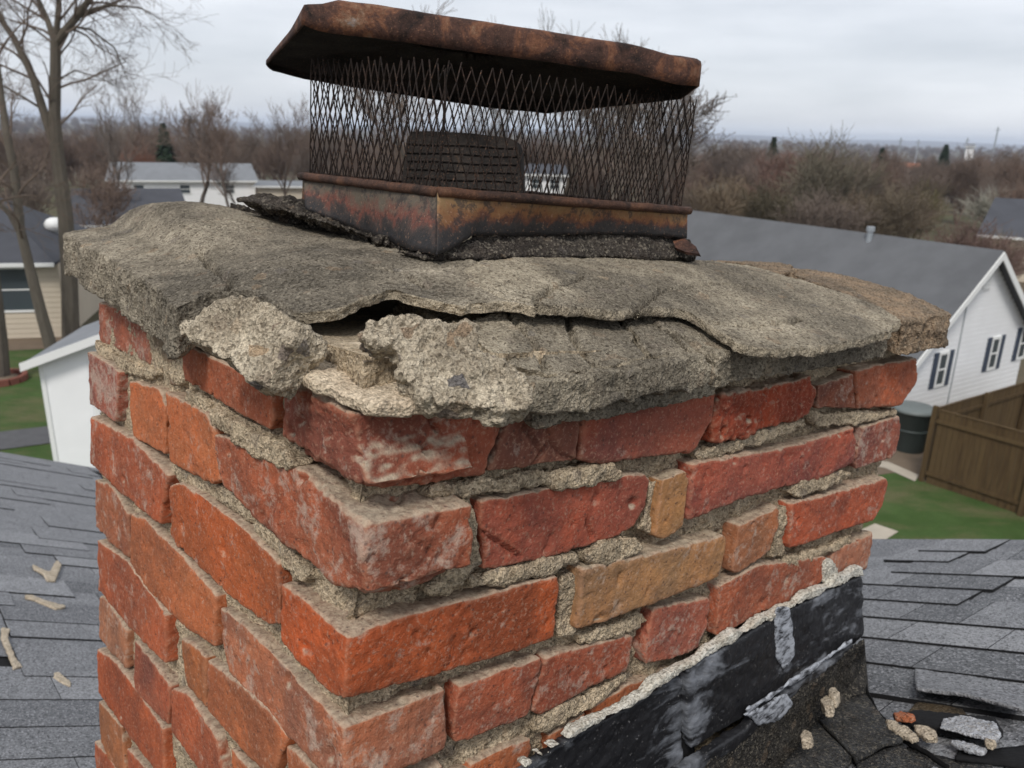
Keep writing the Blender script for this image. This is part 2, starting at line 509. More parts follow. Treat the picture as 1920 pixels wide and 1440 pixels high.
corner([(644, 1364), (720, 1337), (829, 1311), (831, 1340), (823, 1386), (790, 1425), (720, 1460), (648, 1480)],
       [(415, 1141), (450, 1165), (537, 1250), (600, 1325), (644, 1364), (648, 1490), (600, 1445), (537, 1380), (475, 1308), (429, 1262), (417, 1205)], .005, SAL, .5, 1.)
corner([(645, 1530), (760, 1490), (900, 1440), (900, 1520), (650, 1610)], [(535, 1400), (560, 1412), (645, 1530), (650, 1610), (545, 1520)], .004, ORG, .3)

# right face
brick('R', [(960, 760), (1092, 770), (1088, 810), (1080, 864), (1000, 876), (914, 889), (935, 840), (952, 800)], .007, (.23, .09, .065), .3, 1.1, cracks=[[(1025, 775), (1032, 826), (1000, 874)], [(1032, 826), (1052, 852), (1080, 866)], [(985, 800), (1010, 840)]])
brick('R', [(1102, 774), (1220, 758), (1342, 735), (1336, 790), (1300, 849), (1200, 862), (1130, 872), (1088, 865), (1093, 810)], .008, (.33, 0.102, 0.072), .25, 1.)
brick('R', [(1355, 742), (1440, 725), (1520, 705), (1533, 735), (1519, 778), (1440, 805), (1400, 822), (1337, 831), (1340, 780)], .008, (.36, 0.072, 0.036), .05, 3.0, smooth=1)
brick('R', [(1535, 722), (1603, 700), (1606, 766), (1534, 764)], .006, (.27, .095, .06), .4, 1.4)
brick('R', [(1605, 695), (1650, 682), (1720, 672), (1722, 712), (1704, 740), (1690, 762), (1609, 768)], .010, (.38, 0.118, 0.065), .3, 1.3)
brick('R', [(900, 938), (1050, 912), (1210, 888), (1219, 900), (1212, 948), (1190, 988), (1150, 1010), (1000, 1054), (904, 1069), (908, 1020), (899, 985)], .004, (.38, .105, .07), .25, .9, cracks=[[(905, 1000), (940, 1022), (975, 1045)], [(1100, 975), (1110, 1010)]])
brick('R', [(1243, 899), (1284, 883), (1293, 893), (1280, 992), (1244, 1011), (1228, 1007), (1234, 950)], .006, BUF, .15, .8)
brick('R', [(1297, 868), (1380, 855), (1467, 840), (1602, 802), (1607, 826), (1600, 868), (1540, 899), (1470, 915), (1415, 930), (1291, 977), (1294, 925)], .008, (.36, 0.102, 0.075), .28, 1.2)
brick('R', [(1620, 800), (1685, 779), (1690, 795), (1681, 847), (1670, 860), (1606, 880), (1604, 858)], .006, (.33, .105, .075), .62, .9)
brick('R', [(1092, 1065), (1220, 1040), (1357, 1003), (1364, 1010), (1362, 1030), (1350, 1083), (1243, 1127), (1170, 1155), (1084, 1182), (1080, 1174), (1087, 1127)], .010, TAN, .3, .9)
brick('R', [(1386, 985), (1450, 957), (1461, 948), (1460, 985), (1443, 1037), (1381, 1077), (1372, 1070)], .006, (.40, .17, .09), .4, 1.)
brick('R', [(1486, 943), (1580, 920), (1662, 896), (1666, 905), (1659, 940), (1640, 977), (1560, 1003), (1483, 1031), (1480, 1023)], .010, (.42, 0.106, 0.058), .42, .9)
brick('R', [(862, 1286), (930, 1262), (1012, 1233), (1018, 1242), (993, 1340), (975, 1350), (910, 1375), (853, 1396), (848, 1375), (853, 1326)], .004, (.38, 0.114, 0.068), .45, .9)
brick('R', [(1022, 1231), (1100, 1212), (1185, 1189), (1191, 1198), (1177, 1260), (1110, 1290), (1061, 1320), (1012, 1345), (999, 1336), (1008, 1286)], .003, (.38, .105, .06), .50, 1.)
brick('R', [(1226, 1140), (1327, 1122), (1334, 1127), (1328, 1171), (1309, 1216), (1260, 1238), (1212, 1247), (1209, 1216)], .002, (.40, .125, .085), .62, 1.2)
brick('R', [(1350, 1100), (1420, 1060), (1548, 1043), (1553, 1052), (1545, 1087), (1508, 1118), (1420, 1152), (1371, 1182), (1343, 1194), (1345, 1149)], .006, (.41, .125, .07), .48, .9)
brick('R', [(1567, 1030), (1637, 999), (1638, 1016), (1624, 1068), (1575, 1090), (1557, 1060)], .003, PNK, .55, 1.2)
brick('R', [(870, 1470), (885, 1432), (940, 1405), (994, 1384), (998, 1410), (960, 1470)], .001, ORG, .35, 1.)
brick('R', [(1028, 1380), (1098, 1336), (1102, 1400), (1035, 1440)], -.001, ORG, .3, 1.)
brick('R', [(1108, 1327), (1176, 1284), (1269, 1256), (1270, 1330), (1105, 1400)], -.001, ORG, .25, 1.)

# left face
brick('L', [(338, 642), (420, 680), (506, 722), (514, 785), (504, 808), (430, 765), (345, 715)], .004, (.36, 0.110, 0.058), .25, 1.)
brick('L', [(184, 565), (232, 580), (276, 604), (280, 683), (237, 664), (186, 640)], -.004, (.36, .13, .09), .5, 1.8)
brick('L', [(281, 610), (322, 628), (334, 690), (326, 722), (283, 700)], -.005, (.21, .17, .125), .6, 1.5)
brick('L', [(164, 660), (212, 686), (222, 697), (216, 792), (190, 775), (168, 757)], .006, (.36, .12, .09), .8, .9)
brick('L', [(242, 712), (297, 728), (309, 760), (308, 853), (250, 818), (244, 770)], .004, ORG, .3, 1.)
brick('L', [(310, 735), (383, 771), (401, 808), (412, 903), (394, 908), (316, 866), (311, 800)], .007, ORG, .3, 1.)
brick('L', [(169, 779), (245, 820), (306, 880), (314, 892), (298, 985), (212, 915), (168, 870)], .008, RED, .48, .9)
brick('L', [(318, 912), (334, 905), (367, 922), (440, 975), (502, 1033), (522, 1058), (523, 1172), (500, 1171), (433, 1121), (333, 1025), (319, 1005)], .006, (.42, .115, .045), .32, .9)
brick('L', [(178, 900), (200, 904), (222, 930), (240, 965), (241, 1046), (204, 1017), (180, 988)], .004, (.40, .14, .075), .55, 1.)
brick('L', [(245, 963), (267, 970), (333, 1033), (405, 1117), (400, 1213), (350, 1181), (267, 1100), (243, 1056)], .005, ORG, .2, .8)
brick('L', [(182, 1012), (237, 1050), (310, 1152), (310, 1246), (237, 1171), (184, 1106)], .006, (.42, .12, .06), .42, .8)
brick('L', [(338, 1196), (358, 1204), (384, 1232), (385, 1330), (350, 1287), (338, 1225)], .003, (.36, .14, .065), .25, 1.)
brick('L', [(386, 1236), (440, 1275), (500, 1329), (538, 1383), (517, 1440), (500, 1456), (440, 1398), (387, 1330)], .005, ORG, .2, .8)
brick('L', [(184, 1117), (197, 1121), (237, 1183), (234, 1254), (200, 1217), (186, 1196)], .003, (.40, .18, .11), .55, 1.)
brick('L', [(251, 1200), (283, 1235), (318, 1287), (313, 1362), (254, 1300), (249, 1267)], .005, (.34, 0.106, 0.065), .15, .8)
brick('L', [(321, 1290), (350, 1300), (405, 1383), (420, 1470), (380, 1460), (320, 1372)], .005, RED, .25, .8)
brick('L', [(180, 1217), (210, 1233), (260, 1300), (305, 1367), (308, 1455), (290, 1446), (240, 1380), (184, 1300)], .005, (.42, .11, .05), .2, .8)
brick('L', [(184, 1313), (225, 1362), (235, 1455), (205, 1430), (188, 1390)], .004, (.40, .16, .075), .25, .8)
brick('L', [(237, 1402), (278, 1445), (285, 1500), (240, 1480)], .004, RED, .25, .8)
brick('L', [(177, 1390), (214, 1433), (225, 1500), (180, 1490)], .004, RED, .25, .8)
brick('L', [(430, 1400), (500, 1475), (520, 1560), (440, 1500)], .004, ORG, .25, .8)

# mortar: a relief sheet wrapping both faces
LUMPS_R = [((1135, 893), .030, .012), ((1240, 868), .028, .010), ((880, 985), .022, .011), ((868, 1050), .022, .010), ((822, 1100), .018, .012),
           ((1000, 1085), .035, .010), ((1070, 1062), .02, .011), ((1150, 1030), .03, .013), ((1065, 1130), .012, .010), ((1400, 810), .035, .012),
           ((1480, 790), .03, .012), ((1600, 775), .035, .010), ((1380, 950), .05, .010), ((1520, 905), .05, .012), ((1450, 1000), .025, .010),
           ((1130, 1195), .03, .008), ((1550, 1030), .04, .011), ((1190, 1200), .02, .009), ((940, 905), .06, .008), ((780, 930), .05, .004), ((1050, 1350), .03, .008), ((930, 1395), .04, .008)]
LUMPS_L = [((430, 790), .030, .012), ((490, 840), .028, .016), ((520, 870), .015, .014), ((430, 960), .035, .010), ((510, 1030), .03, .010), ((550, 1070), .015, .014),
           ((250, 670), .035, .010), ((300, 670), .03, .006), ((512, 750), .010, .008), ((410, 1130), .01, .008), ((325, 1170), .012, .010), ((600, 1350), .02, .008), ((500, 1230), .03, .007)]
PITS_R = [((600, 890), .03, .012), ((1095, 820), .008, .016), ((1228, 1010), .012, .02), ((1640, 735), .03, .01), ((860, 925), .05, .006), ((1200, 1010), .02, .01)]
PITS_L = [((590, 880), .045, .018), ((545, 860), .02, .014), ((620, 1110), .02, .010), ((230, 1050), .008, .01), ((330, 735), .02, .014)]
def mortar_sheet():
    step = .0030
    wl, wr = .80, 1.02
    us = np.arange(-wl, wr + step, step); hs = np.arange(-.56, .083, step)
    U, Hh = np.meshgrid(us, hs, indexing='ij')
    shp = U.shape
    u = U.ravel(); h = Hh.ravel()
    base = -.0115
    ra = onR([(1702, 700), (1672, 840), (1652, 925), (1628, 1000), (1606, 1080), (1606, 1290)]); la = onL([(186, 590), (178, 700), (182, 880), (190, 1000), (190, 1440)])
    rl_ = np.interp(-h, -ra[:, 2], ra[:, 0]) - .004; ll_ = np.interp(-h, -la[:, 2], la[:, 1]) - .004
    r = np.where(u >= 0, np.minimum(u, rl_), 0.) + np.where(u < 0, np.maximum(-u - ll_, 0), 0.); l = np.where(u < 0, np.minimum(-u, ll_), 0.) + np.where(u >= 0, np.maximum(u - rl_, 0), 0.)
    n = np.zeros((len(u), 3)); n[:, 1] = np.where(u >= 0, -1., 0.); n[:, 0] = np.where(u < 0, -1., 0.)
    ck = np.clip(1 - np.abs(u) / .012, 0, 1)
    n[:, 1] = np.where(u >= 0, -1, -ck * .7); n[:, 0] = np.where(u < 0, -1, -ck * .7)
    n /= np.linalg.norm(n, axis=1)[:, None]
    P = np.stack([r, l, h], 1)
    d = np.where(u < 0, base + .0075, base + .0032) + fbm(P, 24, 3, .55, 31) * .008 + fbm(P, 70, 4, .65, 37) * .009 + np.abs(fbm(P, 160, 2, .6, 41)) * .004
    for (L1, face, sg) in ((LUMPS_R, onR, 1), (LUMPS_L, onL, 1), (PITS_R, onR, -1), (PITS_L, onL, -1)):
        for (px, rad, a) in L1:
            c = face([px], 0.)[0]
            q = (P - c) / np.array([rad, rad, rad * .45])
            d += sg * a * (.5 if sg > 0 else .8) * np.exp(-(q ** 2).sum(1) * 1.5)
    d = np.where(d > -.0025, -.0025 + .25 * (d + .0025), d)
    P = P + n * d[:, None]
    P[:, :2] += .001
    ni, nj = shp
    idx = np.arange(ni * nj).reshape(ni, nj)
    f = np.stack([idx[:-1, :-1], idx[1:, :-1], idx[1:, 1:], idx[:-1, 1:]], -1).reshape(-1, 4)
    me = bpy.data.meshes.new('mortar')
    me.vertices.add(len(P)); me.vertices.foreach_set('co', P.ravel())
    me.loops.add(len(f) * 4); me.loops.foreach_set('vertex_index', f.ravel().astype(np.int32))
    me.polygons.add(len(f)); me.polygons.foreach_set('loop_start', np.arange(0, len(f) * 4, 4, dtype=np.int32))
    me.polygons.foreach_set('use_smooth', np.ones(len(f), bool))
    me.update(calc_edges=True); me.materials.append(M['mortar'])
    o = bpy.data.objects.new('mortar', me); COL.objects.link(o); o.parent = chimney
mortar_sheet()
# solid masonry core behind the faces
cr_ = MB(); cr_.box((.40, .32, -.25), (.76, .60, .66)); cr_.build('masonry_core', M['mortar'], chimney)
# a few protruding lumps of squeezed-out mortar
def lump(face, pts, off, depth=.02, mat='mortar', amp=.6, name='mortar_lump', voxel=.0024):
    bs[0] += 1
    mb = MB(); prism_face(mb, face, pts, off, depth, bs[0], .002)
    rock(name, mb, M[mat], chimney, voxel, 4, rough_post(bs[0], amp))
lump('R', [(862, 938), (885, 936), (897, 960), (897, 1010), (905, 1050), (880, 1080), (850, 1118), (815, 1124), (797, 1106), (830, 1085), (856, 1040), (866, 990)], .007)
lump('R', [(880, 1085), (960, 1062), (1035, 1048), (1085, 1038), (1092, 1058), (1040, 1078), (960, 1095), (885, 1110)], .007)
lump('R', [(1098, 1040), (1140, 1012), (1190, 1010), (1205, 1030), (1160, 1055), (1100, 1062)], .010)
lump('R', [(1052, 1085), (1078, 1078), (1080, 1130), (1086, 1165), (1070, 1200), (1048, 1195)], .004)
lump('R', [(1070, 880), (1150, 872), (1165, 895), (1120, 912), (1062, 915), (1040, 912)], .010)
lump('R', [(820, 912), (940, 896), (1045, 884), (1062, 905), (1000, 914), (900, 928), (800, 934)], .005)
lump('R', [(1305, 850), (1370, 825), (1460, 800), (1512, 782), (1515, 798), (1440, 828), (1350, 862), (1310, 868)], .006)
lump('R', [(1520, 776), (1600, 772), (1680, 768), (1676, 782), (1600, 798), (1530, 800)], .006)
lump('R', [(1218, 905), (1238, 900), (1230, 960), (1222, 1000), (1195, 1000), (1215, 950)], .001)
lump('R', [(1455, 960), (1482, 945), (1482, 1000), (1470, 1045), (1448, 1048), (1456, 1000)], .005)
lump('R', [(1460, 1055), (1500, 1040), (1580, 1015), (1600, 1000), (1600, 1020), (1540, 1045), (1490, 1062)], .006)
lump('R', [(1085, 1195), (1130, 1175), (1210, 1150), (1220, 1165), (1200, 1180), (1130, 1205), (1090, 1210)], .004)
lump('R', [(1480, 925), (1500, 905), (1580, 885), (1600, 888), (1560, 912), (1500, 932)], .010)
lump('L', [(390, 762), (430, 785), (480, 812), (530, 848), (548, 872), (530, 884), (495, 866), (440, 830), (395, 800)], .012)
lump('L', [(345, 728), (372, 740), (392, 775), (390, 800), (360, 772), (345, 750)], .006)
lump('L', [(325, 860), (350, 880), (420, 915), (470, 960), (470, 985), (420, 950), (350, 915), (318, 893)], .002)
lump('L', [(466, 975), (500, 990), (540, 1035), (578, 1070), (580, 1090), (548, 1090), (520, 1055), (480, 1010)], .004)
lump('L', [(172, 635), (215, 665), (270, 690), (300, 700), (276, 712), (230, 700), (185, 665)], .002)
lump('L', [(322, 628), (338, 640), (345, 720), (330, 728), (316, 700)], .0)
lump('R', [(1010, 1350), (1060, 1320), (1120, 1295), (1180, 1262), (1180, 1280), (1110, 1325), (1040, 1372), (1005, 1378)], .004)

# ------------------------------------------------------------------ cement crown
def slab(px, dz, thick, mat, seed, amp=1., jit=.003, voxel=.0022, tilt=(0, 0), smooth=0, label=None, rlpts=None, name='crown_slab', parent=chimney, tfn=None, cracks=(), sidek=1., frf=None):
    P = onS(px, dz) if rlpts is None else np.array([(a, b, 0) for a, b in rlpts])
    P = P.copy(); pv = P.mean(0); P[:, 2] = 0
    P = densify(P, .006, jit, seed)
    Q = P.copy(); Q[:, 2] = -thick
    mb = MB(); mb.prism(Q, P)
    return rock(name, mb, M[mat], parent, voxel, smooth, slab_post(seed, dz, amp, tilt, pv, tfn, cracks, sidek, frf), label=label)
# left slab with its raised hump; thin at the broken front lip, thick at the left edge
fr_ = onS([(330, 580), (352, 570), (398, 547), (428, 541), (452, 547), (500, 560), (530, 578), (572, 592), (625, 584), (680, 563), (740, 546), (790, 560), (870, 576), (930, 568), (985, 572)], .004)
def tA(r, l):
    return .19 + .81 * np.clip(1 - (r + .03) / .10, 0, 1) * np.clip((l - .12) / .12, 0, 1)
pA = [(-.030, .636), (-.032, .52), (-.029, .40), (-.030, .30)] + [(p[0], p[1]) for p in fr_] + [(.19, .05), (.20, .12), (.26, .30), (.26, .64), (.10, .655)]
slab(None, .005, .046, 'crown_dark', 3, .6, rlpts=pA, tfn=tA, frf=lambda r, l: np.clip((r + .022) / .02, 0, 1) * np.clip((.15 - l) / .05, 0, 1), cracks=[[(424, 520), (430, 530), (424, 546)], [(372, 470), (380, 476), (410, 506), (424, 520)], [(700, 500), (760, 512), (800, 540)]])
# right slab
slab([(868, 507), (900, 489), (1000, 482), (1100, 484), (1200, 482), (1300, 486), (1400, 498), (1490, 522), (1560, 542), (1640, 570), (1690, 600), (1668, 622), (1560, 645), (1480, 655), (1420, 652), (1380, 641),
      (1365, 630), (1320, 600), (1280, 580), (1200, 576), (1150, 584), (1080, 575), (1000, 570), (950, 558), (905, 540), (876, 522)], .006, .009, 'crown', 5, .65, frf=lambda r, l: r * 0 + .5, cracks=[[(1190, 578), (1240, 545), (1330, 530), (1420, 540)], [(1330, 604), (1400, 612), (1500, 600)], [(1000, 570), (1030, 540), (1090, 520)]])
# bodies under the right slab: thick outer edge, and the bed below the cracked front pieces
slab(None, -.008, .032, 'crown', 8, .7, rlpts=[(.335, -.030), (.40, -.026), (.50, -.031), (.60, -.033), (.665, -.032), (.668, .0), (.72, .06), (.80, .2), (.80, .5), (.5, .60), (.3, .5), (.32, .12), (.33, .03)])
slab(None, -.029, .020, 'crown', 9, .8, rlpts=[(.13, -.020), (.2, -.026), (.345, -.026), (.345, .2), (.3, .3), (.15, .2), (.14, .05)])
# lower front pieces, cracked apart
slab([(886, 596), (950, 584), (1060, 582), (1150, 588), (1182, 628), (1211, 668), (1120, 690), (1030, 703), (990, 692), (940, 680), (905, 650), (882, 618)], -.013, .012, 'crown', 11, 1., frf=lambda r, l: r * 0 + .6, cracks=[[(950, 586), (1000, 640), (1022, 690)], [(1060, 584), (1075, 640), (1120, 688)]])
slab([(1160, 589), (1220, 584), (1282, 584), (1320, 607), (1352, 641), (1322, 655), (1224, 668), (1195, 628)], -.012, .012, 'crown', 13, 1., frf=lambda r, l: r * 0 + .5, cracks=[[(1225, 586), (1262, 630), (1290, 658)]])
# the far right end, stained orange
slab([(1600, 548), (1680, 565), (1768, 590), (1772, 600), (1700, 612), (1682, 600), (1640, 575)], .001, .042, 'orange', 15, 1., rlpts=[(.70, -.012), (.705, -.032), (.78, -.035), (.846, -.034), (.853, -.028), (.858, .1), (.855, .35), (.78, .35), (.72, .18), (.70, .06)])
slab([(1325, 468), (1400, 474), (1460, 490), (1492, 512), (1440, 512), (1380, 492)], .004, .010, 'orange', 16, 1.2)
# dark lifted piece at the back left
slab([(425, 376), (470, 360), (540, 356), (590, 372), (640, 400), (700, 430), (690, 446), (600, 408), (520, 388)], .010, .018, 'darkbed', 17, 1.3)
# far slab filling the rear of the crown
slab(None, -.004, .03, 'crown', 19, 1., rlpts=[(.16, .24), (.8, .2), (.88, .3), (.88, .62), (.4, .66), (-.02, .66), (0., .5)], voxel=.004)
flush_later = True

def chunk(name, px, p0, nrm, depth, mat, seed, amp=1., voxel=.0022, parent=chimney, jit=.003, shear=None, smooth=0):
    P = onPlane(px, p0, nrm); P = densify(P, .006, jit, seed)
    dvec = -nz(nrm) * depth if shear is None else np.asarray(shear, float)
    mb = MB(); mb.prism(P, P + dvec)
    return rock(name, mb, M[mat], parent, voxel, smooth, rough_post(seed, amp))
# exposed bedding on the corner brick
chunk('mortar_bed', [(562, 668), (596, 642), (700, 636), (770, 650), (800, 700), (865, 742), (850, 754), (760, 756), (700, 757), (655, 743), (610, 722), (566, 700), (548, 688)], (-.012, -.012, .061), (-.12, -.14, 1.), .009, 'bedding', 21, .22)
# rubble at the broken front
chunk('broken_cement', [(668, 628), (692, 600), (745, 588), (800, 598), (845, 596), (880, 592), (890, 620), (912, 655), (945, 682), (990, 696), (1006, 730), (990, 764), (930, 768), (860, 758), (800, 745), (752, 702), (755, 660), (735, 648), (690, 648)], (.03, -.024, .088), (-.35, -.75, .8), .017, 'fresh', 23, .8)
chunk('broken_cement', [(985, 714), (1060, 709), (1180, 692), (1320, 666), (1345, 694), (1340, 722), (1230, 740), (1110, 772), (1000, 772), (960, 764)], (.15, -.032, .068), (-.05, -1, .1), .03, 'crown', 25, .5)
loose = tag(empty('cement_chunk', mat=FRAME), 'loose wedge of broken cement tipped over the left face of the crown', 'cement chunk')
chunk('broken_face', [(336, 604), (368, 602), (402, 567), (432, 555), (500, 566), (562, 606), (532, 660), (522, 698), (492, 724), (448, 706), (388, 652), (336, 626)], (-.050, .10, .09), (-.9, -.25, .55), .028, 'fresh', 27, .6, parent=loose)

flush()

# ------------------------------------------------------------------ chimney cap
Lc = nz((-367 - 960, 220 - 720, F)); Rc = nz((2645 - 960, 497 - 720, F)); Rc = nz(Rc - Lc * (Rc @ Lc)); Nc = np.cross(Rc, Lc)
P0 = ray(820, 360) * .72
cap = empty('chimney_cap', mat=FRAME)
tag(cap, 'rusted chimney cap with a bent lid sitting crooked over its wire screen', 'chimney cap')
def LC(p): return np.array([loc(q) for q in np.atleast_2d(p)])
rim = [((567, 46), .80), ((592, 57), .80), ((628, 64), .80), ((704, 71), .802), ((811, 87), .808), ((928, 102), .815), ((1017, 114), .822), ((1107, 128), .83), ((1188, 138), .84), ((1277, 161), .85), ((1313, 161), .862),
       ((1297, 172), .89), ((1277, 186), .93), ((1215, 193), .975), ((1107, 204), 1.05), ((1024, 213), 1.12), ((928, 204), 1.115), ((820, 188), 1.11), ((713, 172), 1.09), ((570, 148), 1.05), ((508, 132), 1.03), ((498, 121), 1.01), ((532, 84), .90)]
def resample(P, n):
    P = np.asarray(P, float); Q = np.vstack([P, P[:1]]); d = np.r_[0, np.cumsum(np.linalg.norm(np.diff(Q, axis=0), axis=1))]
    t = np.linspace(0, d[-1], n, endpoint=False)
    return np.stack([np.interp(t, d, Q[:, k]) for k in range(3)], 1)
RP = resample([ray(*a) * b for a, b in rim], 170)
cen = RP.mean(0)
ln = nz(np.cross(RP[60] - RP[0], RP[120] - RP[0])); ln = ln if ln[1] < 0 else -ln
ln = nz(ln * .5 + UP * .5)
prof = [(0, 0), (.000, .014), (.0003, .026), (.0015, .0305), (.006, .0335), (.020, .0355)]
_i = np.arange(len(RP)); _nl = 0; _lc = int(np.argmin(np.linalg.norm(RP - ray(498, 121) * 1.01, axis=1))); _nr = int(np.argmin(np.linalg.norm(RP - ray(1313, 161) * .862, axis=1)))
UPF = np.interp(_i, [0, 4, _nr, _nr + 8, _lc - 20, _lc, _lc + (len(RP) - _lc) * .7, len(RP)], [.62, 1., .85, .6, .3, .2, .34, .62])
def lidring(ins, up):
    d = cen - RP; dl = np.linalg.norm(d, axis=1)[:, None]
    return RP + d / dl * ins + ln * (up * UPF)[:, None]
rings = [lidring(a, b) for a, b in prof]
for k in (.25, .5, .75): rings.append(rings[5] * (1 - k) + (cen + ln * .05) * k)
inner = [lidring(a + .002, max(0, b - .002)) for a, b in prof]
for k in (.25, .5, .75): inner.append(inner[5] * (1 - k) + (cen + ln * .045) * k)
V = []; Fc = []; Fm = []
N = len(RP)
def addrings(rs, apex, mi, flip):
    b = len(V)
    for r_ in rs: V.extend(r_)
    for i in range(len(rs) - 1):
        for j in range(N):
            q = [b + i * N + j, b + i * N + (j + 1) % N, b + (i + 1) * N + (j + 1) % N, b + (i + 1) * N + j]
            Fc.append(q[::-1] if flip else q); Fm.append(mi)
    V.append(apex); e = len(V) - 1; o_ = b + (len(rs) - 1) * N
    for j in range(N): Fc.append([o_ + j, o_ + (j + 1) % N, e]); Fm.append(mi)
    return b
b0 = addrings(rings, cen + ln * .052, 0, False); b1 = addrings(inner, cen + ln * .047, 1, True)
for j in range(N): Fc.append([b0 + j, b1 + j, b1 + (j + 1) % N, b0 + (j + 1) % N]); Fm.append(0)
V = np.array(V)
V += ln * (fbm(V, 9, 3, .5, 3) * .0010)[:, None] + (fbm(V, 40, 3, .5, 6) * .0009)[:, None] * np.array([.3, -.5, -.8])
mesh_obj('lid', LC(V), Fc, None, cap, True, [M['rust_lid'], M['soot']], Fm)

# screen of expanded wire
wl_, wr_, hh_ = .268, .372, .128
A0 = P0 + (Lc + Rc) * .006
walls = [(A0, Rc, wr_ - .012, 1), (A0, Lc, wl_ - .012, 1), (A0 + Lc * (wl_ - .012), Rc, wr_ - .012, 0), (A0 + Rc * (wr_ - .012), Lc, wl_ - .012, 0)]
rn = random.Random(3)
for (st, dr, ln_, front) in walls:
    mb = MB()
    pit = .0118; rows = 7; dh = hh_ / rows
    nst = int(ln_ / pit)
    outw = nz(np.cross(dr, Nc))
    node = {}
    def nd(i, k):
        if (i, k) not in node:
            s_ = i * pit * .5; z_ = k * dh * ((.87 + .13 * s_ / ln_) if front else 1.)
            flare = .03 * (s_ / ln_ - .5) * z_
            node[(i, k)] = st + dr * (s_ + rn.uniform(-.0007, .0007) + flare) + Nc * (z_ + rn.uniform(-.0010, .0010)) + outw * rn.uniform(-.0009, .0009) * (z_ / hh_ + .3)
        return node[(i, k)]
    for i in range(nst + 1):
        ph = 0
        pts = []
        for k in range(rows + 1):
            j = 2 * i + (1 if (k % 2) else 0)
            pts.append(nd(j, k))
        pts[-1] = pts[-1] + Nc * rn.uniform(-.006, .004)
        mb.tube(LC(np.array(pts)), .00072, 4)
        pts = []
        for k in range(rows + 1):
            j = 2 * i + (-1 if (k % 2) else 0)
            pts.append(nd(max(j, 0), k))
        pts[-1] = pts[-1] + Nc * rn.uniform(-.006, .004)
        mb.tube(LC(np.array(pts)), .00072, 4)
    mb.build('wire_screen', M['wire'], cap)

# skirt band under the screen and its rolled rim
n_ = NT('skirt_steel', .62, .4)
hgt = n_.t.nodes.new('ShaderNodeAttribute'); hgt.attribute_name = 'band'
hv = n_.math('ADD', hgt.outputs['Fac'], n_.math('MULTIPLY', n_.math('SUBTRACT', n_.noise(36, 8, .75, dist=.4), .5), 1.35))
rustc = n_.ramp(hv, [(.16, (.022, .020, .020)), (.34, (.035, .030, .028)), (.46, (.10, .040, .024)), (.62, (.20, .088, .034)), (.95, (.22, .135, .06))])
leftc = n_.ramp(hv, [(.16, (.022, .020, .020)), (.34, (.06, .04, .032)), (.50, (.16, .052, .034)), (.80, (.12, .095, .068))])
atl = n_.t.nodes.new('ShaderNodeAttribute'); atl.attribute_name = 'side'
c_ = n_.mix(atl.outputs['Fac'], leftc, rustc)
c_ = n_.mix(n_.ramp(n_.noise(70, 6, .75), [(.42, .75), (.5, 0.)]), c_, (.030, .024, .022))
c_ = n_.mix(n_.ramp(n_.noise(300, 3, .6), [(.60, 0.), (.72, .6)]), c_, (.34, .20, .13))
M['skirt'] = n_.done(c_, n_.bump(n_.noise(120, 5, .7), .0015, .8), None, .2)

def strip(top, bot, name, side, rows=9, thick=.0016, wob=.0018, seed=0):
    """sheet between two 3D polylines with equal counts"""
    n = len(top); V = []; at = []
    for k in range(rows + 1):
        t = k / rows; V.append(top * (1 - t) + bot * t); at += [1 - t] * n
    V = np.vstack(V)
    dn = nz(np.cross(top[-1] - top[0], bot[0] - top[0])); dn = dn if dn[2] < 0 else -dn
    V = V + dn * ((fbm(V, 30, 3, .5, seed) * wob) * (1.2 - np.array(at)))[:, None]
    m0 = len(V); V2 = V - dn * thick
    Fq = []
    for k in range(rows):
        for i in range(n - 1):
            a = k * n + i; q = [a, a + 1, a + n + 1, a + n]
            Fq.append(q); Fq.append([x + m0 for x in q[::-1]])
    e = rows * n
    for i in range(n - 1): Fq.append([e + i, e + i + 1, e + i + 1 + m0, e + i + m0])
    for k in range(rows):
        for c in (0, n - 1): a = k * n + c; Fq.append([a, a + n, a + n + m0, a + m0])
    o = mesh_obj(name, LC(np.vstack([V, V2])), Fq, M['skirt'], cap, True)
    at = at + at
    A = o.data.attributes.new('band', 'FLOAT', 'POINT'); A.data.foreach_set('value', np.array(at, np.float32))
    A = o.data.attributes.new('side', 'FLOAT', 'POINT'); A.data.foreach_set('value', np.full(len(at), side, np.float32))
    return o
def poly3(pxz, n):
    P = np.array([ray(*a) * b for a, b in pxz]); d = np.r_[0, np.cumsum(np.linalg.norm(np.diff(P, axis=0), axis=1))]
    t = np.linspace(0, d[-1], n)
    return np.stack([np.interp(t, d, P[:, k]) for k in range(3)], 1)
B0 = P0 + Lc * wl_; C0 = P0 + Rc * wr_; D0 = P0 + Lc * wl_ + Rc * wr_
topL = np.array([B0 + (P0 - B0) * t for t in np.linspace(0, 1, 60)])
botL = poly3([((572, 392), .885), ((625, 412), .86), ((690, 440), .82), ((730, 452), .78), ((775, 470), .73), ((818, 478), .702)], 60)
botL[:, 1] += fbm(botL, 90, 3, .6, 4) * .0022
strip(topL, botL, 'skirt_band', 0., seed=5)
topR = np.array([P0 + (C0 - P0) * t for t in np.linspace(0, 1, 80)])
botR = poly3([((818, 478), .702), ((850, 466), .725), ((888, 441), .755), ((1000, 442), .82), ((1130, 438), .88), ((1200, 440), .92), ((1288, 446), .968)], 80)
botR[:, 1] += fbm(botR, 90, 3, .6, 8) * .0016
strip(topR, botR, 'skirt_band', 1., seed=9)
for a, b in ((C0, D0), (B0, D0)):
    t_ = np.array([a + (b - a) * t for t in np.linspace(0, 1, 20)]); strip(t_, t_ - Nc * .05, 'skirt_band', .3, rows=4)
